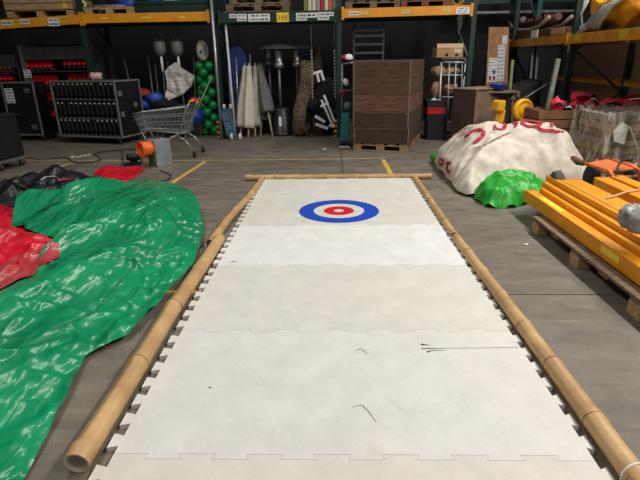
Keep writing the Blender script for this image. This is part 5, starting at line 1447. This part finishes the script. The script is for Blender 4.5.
# yellow bag with grey straps
c = at(606, 10, x=4.35); mb = MB(); mb.ball((0, 0, 0), 1, 40, (.36, .48, .32)); jitter(mb, .16, 4, 3); jitter(mb, .05, 12, 8)
zb = min(v[2] for v in mb.v); cx, cy = 4.45, at(612, 10, x=4.3).y
yb = thing('yellow_bag', 'bulging yellow canvas bag with grey straps on the right rack', 'bag', (cx, cy, zr + .01))
mb.v = [(v[0], v[1], v[2] - zb) for v in mb.v]
part('bag_body', mb, mat('yellow_canvas', (236, 160, 24), .7, 0, .12, 4, .2, 12), yb)
GS = mat('grey_webbing', (150, 148, 140), .85, 0, .15, 20)
for k in range(4):
    t0 = -.35 + k * .12
    part('strap', MB().tube([(-.36, t0 + .25, .0), (-.43, t0 + .1, .12), (-.38, t0 - .1, .34), (-.2, t0 - .26, .5), (.05, t0 - .35, .62)], .035, 8), GS, yb)
mb = MB().ball((-.36, .25, .06), .11, 16, (.9, 1.3, .6)); jitter(mb, .05, 10)
part('strap_coil', mb, GS, yb)
for k in range(3): part('strap_loop', MB().tube([(-.3, .5 + k*.05, .5), (-.36, .55 + k*.05, .3), (-.3, .58 + k*.04, .12), (-.4, .55 + k*.05, -.04)], .024, 6), GS, yb)
part('hanging_cord', MB().tube([(-.39, .56, .02), (-.47, .56, -.06), (-.47, .57, -.3)], .016, 6), GS, yb)
# red bag at the picture edge
c = at(639, 8, x=4.3); mb = MB(); mb.ball((0, 0, 0), 1, 24, (.3, .4, .28)); jitter(mb, .08, 5, 13); zb = min(v[2] for v in mb.v)
mb.v = [(v[0] + 4.42, v[1] + at(642, 8, x=4.2).y - .35, v[2] - zb + zr + .02) for v in mb.v]
solo('red_bag', mb, mat('red_canvas', (200, 34, 40), .7, 0, .15, 5), 'red bag at the right picture edge on top of the right rack', 'bag')
# ---------------------------------------------------------------- big white sack sheet over a heap
SACK = gz(0, (437,168), (445,178), (456,193)) + [tuple(G(466, 197)[:2]), tuple(G(475,198)[:2]), tuple(at(489, 190, z=.03)[:2]), tuple(at(502, 180, z=.14)[:2]), tuple(at(530, 172, z=.2)[:2]), tuple(at(545, 175, z=.12)[:2]), tuple(at(563, 180, z=.05)[:2]), tuple(G(583, 182)[:2])] \
   + [(3.45, 5.0), (3.4, 5.5), (3.0, 6.0), (2.4, 6.35), (1.9, 6.4), (1.55, 6.15)]
def edge_dist(p, poly):
    q = nearest_on(p, poly); d = math.hypot(p[0] - q[0], p[1] - q[1])
    return d if inside(p, poly) else -d
def sack_h(x, y):
    d = edge_dist((x, y), SACK)
    if d <= 0: return lump(x, y, 2.15, 4.1, .32, .25, .2) * .8
    H = .5 + lump(x, y, 2.85, 5.0, .5, .45, .3) + lump(x, y, 2.0, 5.5, .5, .4, .1)
    k = 1 - (1 - min(1, d / .72)) ** 2.3
    return max(H * k, lump(x, y, 2.15, 4.25, .36, .3, .17))
TARP = mat('dirty_white_tarp', (218, 208, 194), .7, 0, .0, 7, .45, 11, col2=(186, 172, 154), detail=14)
FOLD = [tuple(at(*q)[:2]) for q in ()]
FOLD = [tuple(G(453, 186, .02))[:2], tuple(G(450, 166, .3))[:2], tuple(G(458, 152, .5))[:2], tuple(G(474, 150, .55))[:2], tuple(G(500, 137, .75))[:2], tuple(G(530, 130, .85))[:2], tuple(G(575, 128, .85))[:2]]
_cr = crumple(.06, 2.0, 1)
def sack_crease(x, y, z):
    q = None
    for (ax, ay), (bx_, by_) in zip(FOLD, FOLD[1:]):
        dx, dy = bx_ - ax, by_ - ay; t = max(0, min(1, ((x - ax) * dx + (y - ay) * dy) / (dx*dx + dy*dy)))
        d = math.hypot(x - ax - t * dx, y - ay - t * dy); sd_ = (dx * (y - ay) - dy * (x - ax))
        if q is None or d < q[0]: q = (d, sd_)
    step = .06 / (1 + math.exp(-min(50, max(-50, (-q[0] if q[1] > 0 else q[0]) / .02))))
    back = 1.8 if q[1] > 0 else .75
    w = min(1, z / .1)
    return (_cr(x, y, z) * back + step) * w
sd = drape('sheet', SACK, .045, sack_h, .05, 30, bend=.8, rough=.03, fr=40, tens=25, own=False, pin=lambda x, y: True, crease=sack_crease)
sack = cloth('white_tarp', sd, TARP, 'big dirty white tarpaulin with red lettering draped over a heap', 'tarpaulin')
sbv = over(sack)
def on_sack(pts, w, m, name='red_letter_stroke', closed=False):
    fine = []
    for a, b in zip(pts, pts[1:] + ([pts[0]] if closed else [])):
        for k in range(6): fine.append((a[0] + (b[0] - a[0]) * k / 6, a[1] + (b[1] - a[1]) * k / 6))
    if not closed: fine.append(pts[-1])
    P3 = []; N3 = []
    for q in fine:
        h = sbv.ray_cast(CAM, ray(*q))
        if h[0] is None: continue
        n = h[1] if h[1].dot(CAM - h[0]) > 0 else -h[1]
        P3.append(h[0] + n * .014); N3.append(n)
    if len(P3) < 2: return
    if closed: P3.append(P3[0]); N3.append(N3[0])
    part(name, MB().ribbon(P3, w * .85, N3), m, sack, world=True, fix=False)
REDPAINT = mat('red_letter_paint', (176, 26, 44), .75, 0, .15, 20)
def zz(*a): return [(420 + x / 3.556, 80 + y / 3.556) for x, y in a]
on_sack(zz((116, 200), (140, 188), (165, 172)), .025, REDPAINT)
on_sack(zz((140, 203), (160, 192), (178, 180)), .03, REDPAINT)
on_sack(zz((160, 205), (185, 185), (210, 177), (226, 184), (224, 200), (208, 214), (192, 226)), .06, REDPAINT)
on_sack(zz((262, 160), (266, 172), (284, 178), (300, 174), (304, 162), (296, 152)), .05, REDPAINT)
on_sack(zz((330, 148), (344, 156), (340, 168)), .05, REDPAINT)
ring = [(398 + 34 * math.cos(t * PI / 8), 152 + 15 * math.sin(t * PI / 8)) for t in range(16)]
on_sack(zz(*ring), .055, REDPAINT, closed=True)
on_sack(zz((460, 146), (468, 154), (472, 164)), .05, REDPAINT)
on_sack(zz((418, 172), (440, 180), (475, 182), (512, 186)), .05, REDPAINT)
on_sack(zz((68, 284), (76, 280), (84, 286), (82, 298), (72, 300), (67, 292)), .045, REDPAINT, closed=True)
on_sack(zz((98, 292), (98, 326)), .06, REDPAINT); on_sack(zz((98, 294), (110, 296)), .045, REDPAINT); on_sack(zz((98, 325), (110, 325)), .045, REDPAINT)
on_sack(zz((190, 246), (225, 236), (262, 214), (300, 196), (330, 186)), .016, mat('dark_seam', (70, 84, 74), .8), 'fold_seam')
on_sack(zz((236, 146), (262, 138), (290, 143)), .014, mat('dark_seam', (70, 84, 74), .8), 'fold_seam')
# bright green cloth bulging out under the front hem
GB = gz(0, (479, 203), (487, 208), (500, 209), (515, 208), (530, 204), (541, 198), (545, 190)) + [(2.6, 4.5), (2.2, 4.6), (1.8, 4.45), (1.6, 4.0)]
def gb_h(x, y):
    d = edge_dist((x, y), GB)
    return 0 if d <= 0 else .2 * (1 - (1 - min(1, d / .3)) ** 2)
gb = cloth('green_cloth', drape('sheet', GB, .032, gb_h, .2, 40, bend=.05, rough=.05, own=True, pin=lambda x, y: True, crease=crumple(.12, 4.2, 3)), mat('bright_green_cloth', (28, 160, 40), .42, 0, .2, 6, .35, 12), 'crumpled bright green cloth bulging from under the white tarpaulin', 'cloth')
gl = GB[:2]
c = G(436, 164); mb = MB().ball((0, 0, .06), .1, 20, (1.0, 1, .8)); jitter(mb, .05, 12); mb.v = [(v[0] + c.x + .04, v[1] + c.y + .1, max(.002, v[2])) for v in mb.v]
solo('green_cloth', mb, mat('bright_green_cloth', (28, 160, 40), .42), 'small bit of green cloth at the far left edge of the white tarpaulin', 'cloth')

# ---------------------------------------------------------------- orange beams stacked on a long pallet
lp_rz = .01
LP = thing('long_pallet', 'long wooden pallet under the stack of orange beams', 'pallet', (2.5, 1.9, 0), 0)
W2 = .6
for x in (-W2, 0, W2):
    part('edge_board', MB().box(x - .05, x + .05, -1.1, .98, .118, .14), WOOD_OLD, LP, bevel=.003)
    for y in (.9, .12, -.7): part('block', MB().box(x - .05, x + .05, y - .07, y + .07, 0, .098), WOOD, LP, bevel=.004)
for y in (.9, .5, .12, -.3, -.7, -1.05): part('cross_board', MB().box(-W2 - .05, W2 + .05, y - .06, y + .06, .098, .118), WOOD_OLD, LP, bevel=.003)
beam_specs = [  # x0, x1, z0, z1, far end y, label, angle
    (1.955, 2.07, .142, .25, 3.42, 'lowest orange beam, leftmost of the stack, with a yellow sticker', .0),
    (2.09, 2.14, .142, .29, 3.36, 'narrow orange beam stepping up second from left', 0),
    (2.145, 2.205, .142, .335, 3.44, 'narrow orange beam third from left in the stack', 0),
    (2.21, 2.33, .142, .385, 3.52, 'raised orange beam fourth from left with a broad flat top', 0),
    (2.37, 2.53, .142, .36, 3.42, 'broad orange beam fifth from left, tied with pale tape', .0),
    (2.68, 2.83, .142, .37, 3.46, 'orange beam sixth from left, beyond the wide gap', 0),
    (2.86, 3.0, .142, .38, 3.5, 'orange beam at the far right of the stack under the orange trolley', 0)]
SPLIT = mat('beam_inside', (92, 58, 14), .8)
for i, (x0, x1, z0, z1, ye, l, an) in enumerate(beam_specs):
    r = thing('orange_beam', l, 'beam', ((x0 + x1)/2, ye, z0), an, 'orange beams stacked on the long pallet'); w = (x1 - x0)/2; h = z1 - z0
    part('beam_body', MB().box(-w, w, -2.65, -.006, 0, h), ORANGE_STACK, r, bevel=.006)
    part('end_plate', MB().box(-w - .004, w + .004, -.006, 0, -.0, h + .006), ORANGE_STACK, r, bevel=.002)
    part('end_plate', MB().box(-w - .004, w + .004, -2.656, -2.65, 0, h + .006), ORANGE_STACK, r, bevel=.002)
    if i == 0:
        part('lip', MB().box(-w + .0, -w + .03, -2.64, -.03, h, h + .012), ORANGE_STACK, r, bevel=.003)
        part('yellow_sticker', MB().box(-.03, .035, -.75, -.28, h, h + .0015), mat('bright_yellow_sticker', (248, 222, 60), .5), r)
        part('yellow_sticker', MB().box(-w - .0015, -w, -1.8, -1.56, .045, .095), printed((236, 214, 70), 2), r)
    if i == 3: part('groove', MB().box(-w + .05, -w + .06, -2.64, -.02, h - .001, h + .001), SPLIT, r)
# pale tape across the broad beams
mb = MB().ribbon([at(596, 200, z=.364), at(612, 196.5, z=.372), at(625, 192, z=.38), at(640, 189, z=.39)], .03)
solo('tape_strip', mb, mat('pale_tape', (196, 150, 120), .6), 'pale tape strip stretched across the broad orange beams', 'tape', fix=False)
# dark little block on the beam ends
c = at(549, 160, z=.42)
mb = MB().add([(-.06,-.09,0),(.05,-.1,0),(.06,.08,0),(-.05,.09,0),(-.05,-.05,.06),(.03,-.05,.05),(.05,.06,.07),(-.03,.07,.05)], [(3,2,1,0),(4,5,6,7),(0,1,5,4),(1,2,6,5),(2,3,7,6),(3,0,4,7)])
mb.v = [(v[0] + 2.28, v[1] + 3.42, v[2] + .387) for v in mb.v]
solo('dark_block', mb, mat('dark_stone_grey', (74, 72, 68), .8, 0, .2, 20), 'small dark grey block lying on the end of the raised orange beam', 'block', bevel=.012)
# crumpled grey film at the frame edge
c = at(634, 232, z=.4); mb = MB().ball((0, 0, 0), 1, 40, (.13, .17, .085)); jitter(mb, .05, 11, 5); jitter(mb, .03, 26, 8)
zb = min(v[2] for v in mb.v); mb.v = [(v[0] + c.x + .03, v[1] + c.y, v[2] - zb + .387) for v in mb.v]
solo('grey_film', mb, mat('grey_crumpled_film', (150, 148, 146), .35, 0, .15, 9, .3, 14), 'crumpled grey plastic film on the orange beams at the right picture edge', 'film')

# ---------------------------------------------------------------- wooden crates with red gear
def slat_crate(label, x0, x1, y0, y1, h, m):
    r = thing('wooden_crate', label, 'crate', ((x0 + x1)/2, (y0 + y1)/2, 0)); w, d = (x1 - x0)/2, (y1 - y0)/2; n = 5
    for k in range(n):
        z0 = .02 + k * (h - .02) / n; z1 = z0 + (h - .02) / n - .015
        part('front_slat', MB().box(-w, w, -d, -d + .02, z0, z1), m, r, bevel=.003)
        part('back_slat', MB().box(-w, w, d - .02, d, z0, z1), m, r, bevel=.003)
        for s in (-1, 1): part('side_slat', MB().box(s*w - .01 - s*.01, s*w + .01 - s*.01, -d + .02, d - .02, z0, z1), m, r, bevel=.003)
    for s in (-1, 1):
        for t in (-1, 1): part('corner_post', MB().box(s*(w - .05) - .03, s*(w - .05) + .03, t*(d - .05) - .03, t*(d - .05) + .03, 0, h), m, r)
    part('crate_floor', MB().box(-w + .02, w - .02, -d + .02, d - .02, .02, .04), m, r)
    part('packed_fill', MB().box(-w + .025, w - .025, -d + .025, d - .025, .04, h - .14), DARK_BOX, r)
    return r
CW = mat('crate_reddish_wood', (128, 88, 60), .85, 0, .3, 5, .3, 50)
slat_crate('brown slatted wooden crate of red gear right behind the white tarpaulin', 3.25, 3.86, 6.45, 7.1, .76, CW)
slat_crate('brown slatted crate of red gear behind the film wrapped pallet', 4.12, 4.9, 6.35, 7.2, .82, CW)
solo('corner_post_board', MB().box(3.88, 3.95, 6.3, 6.36, 0, .78), mat('dark_green_board', (46, 50, 42), .8, 0, .2, 8), 'dark upright board between the slatted crate and the wrapped pallet', 'board', bevel=.004)
RG = mat('red_gear_plastic', (236, 62, 82), .4, 0, .15, 8)
for i, (px, py, rx, rz, m, l, Yg, zb) in enumerate((
    (556.5, 104, .09, .12, RG, 'round red gear piece at the left end of the slatted crate', 6.75, .66),
    (566, 107, .08, .07, BLACK, 'black gear piece beside the round red one', 6.75, .66),
    (575, 106, .12, .09, RG, 'red gear piece in the middle of the slatted crate', 6.7, .66),
    (581, 97, .17, .09, RG, 'long red gear piece tilted up above the crate', 6.85, .76),
    (588, 106, .09, .09, mat('pinkish_gear', (214, 96, 100), .45), 'pinkish gear piece at the right end of the slatted crate', 6.7, .66),
    (590, 99, .12, .07, BLACK, 'black strap bundle over the red gear', 6.9, .74),
    (612, 103, .2, .08, RG, 'broad red gear piece behind the wrapped pallet', 6.7, .70),
    (628, 105, .14, .07, RG, 'red gear piece behind the wrapped pallet near the edge', 6.65, .70),
    (635, 99, .2, .07, mat('dark_red_gear', (140, 26, 36), .5), 'dark red gear piece at the right edge behind the wrapped pallet', 6.9, .72))):
    c = at(px, py, y=Yg); mb = MB().ball((0, 0, 0), 1, 24, (rx, .13, rz)); jitter(mb, .06, 9, 70 + i)
    mb.v = [(v[0] + c.x, v[1] + Yg, v[2] + c.z) for v in mb.v]
    o = thing('red_gear', l, 'gear', (c.x, Yg, c.z - rz), 0, 'red gear pieces heaped in the slatted crates')
    part('shell', mb, m, o, world=True)
    part('strap', MB().tube([(-rx * .8, -.12, rz), (-rx * .2, -.17, rz * 1.3), (rx * .4, -.15, rz * .7)], .014, 6), BLACK if m is RG else WHITE, o)

# ---------------------------------------------------------------- film wrapped pallet of boards
wx0, wx1, wy0, wy1 = 3.72, 4.9, 5.25, 6.15
pallet('wooden_pallet', 'dark wooden pallet under the film wrapped boards', (wx0 + wx1)/2, (wy0 + wy1)/2, 0, wx1 - wx0, wy1 - wy0, WOOD_OLD)
bl_ = [('brown_plank', (126, 98, 76)), ('olive_plank', (148, 128, 80)), ('grey_plank', (142, 124, 108)), ('brown_plank2', (132, 102, 80)), ('tan_plank', (160, 134, 106)), ('grey_plank2', (144, 128, 112))]
for k, (nm, c) in enumerate(bl_):
    z0 = .146 + k * .108
    solo('timber_board', MB().box(wx0 + .02 + .012 * (k % 2), wx1 - .02, wy0 + .02 + .01 * (k % 3), wy1 - .02, z0, z0 + .104), mat(nm, c, .85, 0, .25, 6, .3, 40, (1, 5, 5)), ['lowest', 'olive second lowest', 'third lowest', 'third highest', 'second highest', 'topmost'][k] + ' thick timber board in the film wrapped stack', 'timber', 'thick boards stacked on the wrapped pallet', bevel=.008)
def film_mat():
    m = bpy.data.materials.new('clear_stretch_film'); m.use_nodes = True
    nt = m.node_tree; b = nt.nodes['Principled BSDF']; L = nt.links.new
    tc = nt.nodes.new('ShaderNodeTexCoord'); mp = nt.nodes.new('ShaderNodeMapping'); mp.inputs['Scale'].default_value = (3, 3, 1.2); L(tc.outputs['Object'], mp.inputs['Vector'])
    n = nt.nodes.new('ShaderNodeTexNoise'); n.inputs['Scale'].default_value = 2.2; n.inputs['Detail'].default_value = 8; n.inputs['Distortion'].default_value = 1.5; L(mp.outputs['Vector'], n.inputs['Vector'])
    r = nt.nodes.new('ShaderNodeMapRange'); r.inputs['From Min'].default_value = .42; r.inputs['From Max'].default_value = .7; r.inputs['To Min'].default_value = .03; r.inputs['To Max'].default_value = .6; L(n.outputs['Fac'], r.inputs['Value']); L(r.outputs['Result'], b.inputs['Alpha'])
    b.inputs['Base Color'].default_value = srgb((222, 216, 206)); b.inputs['Roughness'].default_value = .25
    bp = nt.nodes.new('ShaderNodeBump'); bp.inputs['Strength'].default_value = .5; bp.inputs['Distance'].default_value = .03; L(n.outputs['Fac'], bp.inputs['Height']); L(bp.outputs['Normal'], b.inputs['Normal'])
    return m
def film_pt(u, v):
    per = [(wx1, wy1), (wx0, wy1), (wx0, wy0), (wx1, wy0)]
    t = u * 3; i = min(2, int(t)); f = t - i
    x = per[i][0] + (per[i+1][0] - per[i][0]) * f; y = per[i][1] + (per[i+1][1] - per[i][1]) * f
    z = .1 + v * .75
    n1 = noise.noise((x * 3 + z * 2, y * 3, z * 2.5)); n2 = noise.noise((x * 11, y * 11, z * 8))
    k = .035 + .04 * n1 + .012 * n2
    dx = (-1 if abs(x - wx0) < .2 else (1 if abs(x - wx1) < .2 else 0)); dy = (-1 if y < wy0 + .2 else (1 if y > wy1 - .2 else 0))
    return (x + dx * max(.005, k), y + dy * max(.005, k), z + .04 * noise.noise((x * 5, y * 5, 2)))
fl = solo('stretch_film', MB().sheet(film_pt, 90, 30), film_mat(), 'crinkled clear film wrapped round the stack of boards at right', 'film', fix=False)
mb = MB()
mb.sheet(lambda u, v: (wx0 + u * (wx1 - wx0), wy0 + v * (wy1 - wy0), .81 + .05 * noise.noise((u * 5, v * 5, 3)) + .03 * noise.noise((u * 13, v * 13, 1))), 40, 30)
part('film_top', mb, film_mat(), fl, world=True, fix=False)
fp = [(wx0 + .04, wy0 - .06, .6), (wx0 + .14, wy0 - .07, .72), (wx0 + .24, wy0 - .06, .66), (wx0 + .2, wy0 - .1, .42), (wx0 + .06, wy0 - .08, .46)]
part('loose_flap', MB().add(fp + [(wx0 + .14, wy0 - .11, .58)], [(0, 1, 5), (1, 2, 5), (2, 3, 5), (3, 4, 5), (4, 0, 5)]), mat('white_film_flap', (206, 200, 192), .35), fl, world=True, fix=False, label='loose white film flap')
part('film_fold', MB().tube([(wx0 + .24, wy0 - .07, .66), (wx0 + .36, wy0 - .07, .45), (wx0 + .5, wy0 - .07, .15)], .012, 6), mat('white_film_flap', (206, 200, 192), .35), fl, world=True)

# ---------------------------------------------------------------- orange hand trolley
OT = mat('orange_trolley_paint', (208, 108, 52), .45, 0, .18, 8)
zt = .5
ot = thing('orange_trolley', 'orange hand trolley of sheet and tube behind the orange beams', 'trolley', (3.3, 4.2, 0))
def o3(px, py, z): return at(px, py, z=z)
pl = [o3(585, 163, .42), o3(607, 159, .44), o3(636, 168, .42), o3(606, 171, .42)]
part('sheet_panel', MB().add(pl + [p - Vector((0, 0, .02)) for p in pl], [(0,1,2,3),(7,6,5,4),(1,0,4,5),(2,1,5,6),(3,2,6,7),(0,3,7,4)]), OT, ot, world=True, bevel=.005)
part('frame_tube', MB().tube([o3(580, 162, .42), o3(598, 167.5, .42), o3(609, 171, .42), o3(613, 176, .38), o3(612, 184, .3)], .02, 10), OT, ot, world=True)
part('frame_tube', MB().tube([o3(613, 160, .44), o3(632, 166, .43), o3(639, 170, .41), o3(640, 178, .3), o3(639, 188, .14)], .022, 10), OT, ot, world=True)
part('cross_tube', MB().tube([o3(606, 176, .34), o3(624, 177, .33), o3(640, 176, .32)], .016, 8), mat('worn_metal', (186, 140, 96), .5, .2), ot, world=True)
part('grip', MB().tube([o3(573, 158, .44), o3(578, 161.5, .43), o3(584, 163.5, .42)], [.03, .042, .03], 12), mat('brown_grip', (112, 70, 48), .7), ot, world=True)
part('hook', MB().tube([o3(618, 173, .42), o3(618, 166, .46), o3(621, 161, .5), o3(632, 160, .5)], .012, 8), BLACK, ot, world=True)
for (px, py) in ((592, 176), (631, 180)):
    p = o3(px, py, .2); part('wheel', MB().lathe([(.0, -.04), (.14, -.04), (.17, -.02), (.17, .02), (.14, .04), (0, .04)], (p.x, p.y, .17), 24, Matrix.Rotation(PI/2, 3, 'Y')), RUBBER, ot, world=True)
    part('axle_arm', MB().tube([(p.x, p.y, .17), (p.x + .02, p.y - .0, .4)], .015, 8), OT, ot, world=True)
# ---------------------------------------------------------------- light and camera
W = bpy.data.worlds.new('hall_air'); sc.world = W; W.use_nodes = True
W.node_tree.nodes['Background'].inputs['Color'].default_value = (.93, .96, 1, 1)
W.node_tree.nodes['Background'].inputs['Strength'].default_value = .16
def area(name, loc, rot, sx, sy, e, col=(1, .97, .92)):
    l = bpy.data.lights.new(name, 'AREA'); l.shape = 'RECTANGLE'; l.size = sx; l.size_y = sy; l.energy = e; l.color = col
    o = bpy.data.objects.new(name, l); COL.objects.link(o); o.location = loc; o.rotation_euler = rot
    return o
for i, y in enumerate((-1.5, 2.0, 5.5)):
    area('ceiling_light', (4.4, y, 5.6), (0, .25, 0), .5, 2.6, 225)
    area('ceiling_light', (-2.4, y, 5.6), (0, 0, 0), .5, 2.6, 70)
sc.view_settings.view_transform = 'Standard'
sc.view_settings.look = 'None'
sc.view_settings.exposure = 0
cd = bpy.data.cameras.new('camera'); cd.sensor_width = 36; cd.lens = F_PX / 640 * 36; cd.clip_end = 100
co = bpy.data.objects.new('camera', cd); COL.objects.link(co)
M = Matrix(((RGT.x, UPV.x, -FWD.x), (RGT.y, UPV.y, -FWD.y), (RGT.z, UPV.z, -FWD.z))).to_4x4()
M.translation = CAM; co.matrix_world = M
sc.camera = co
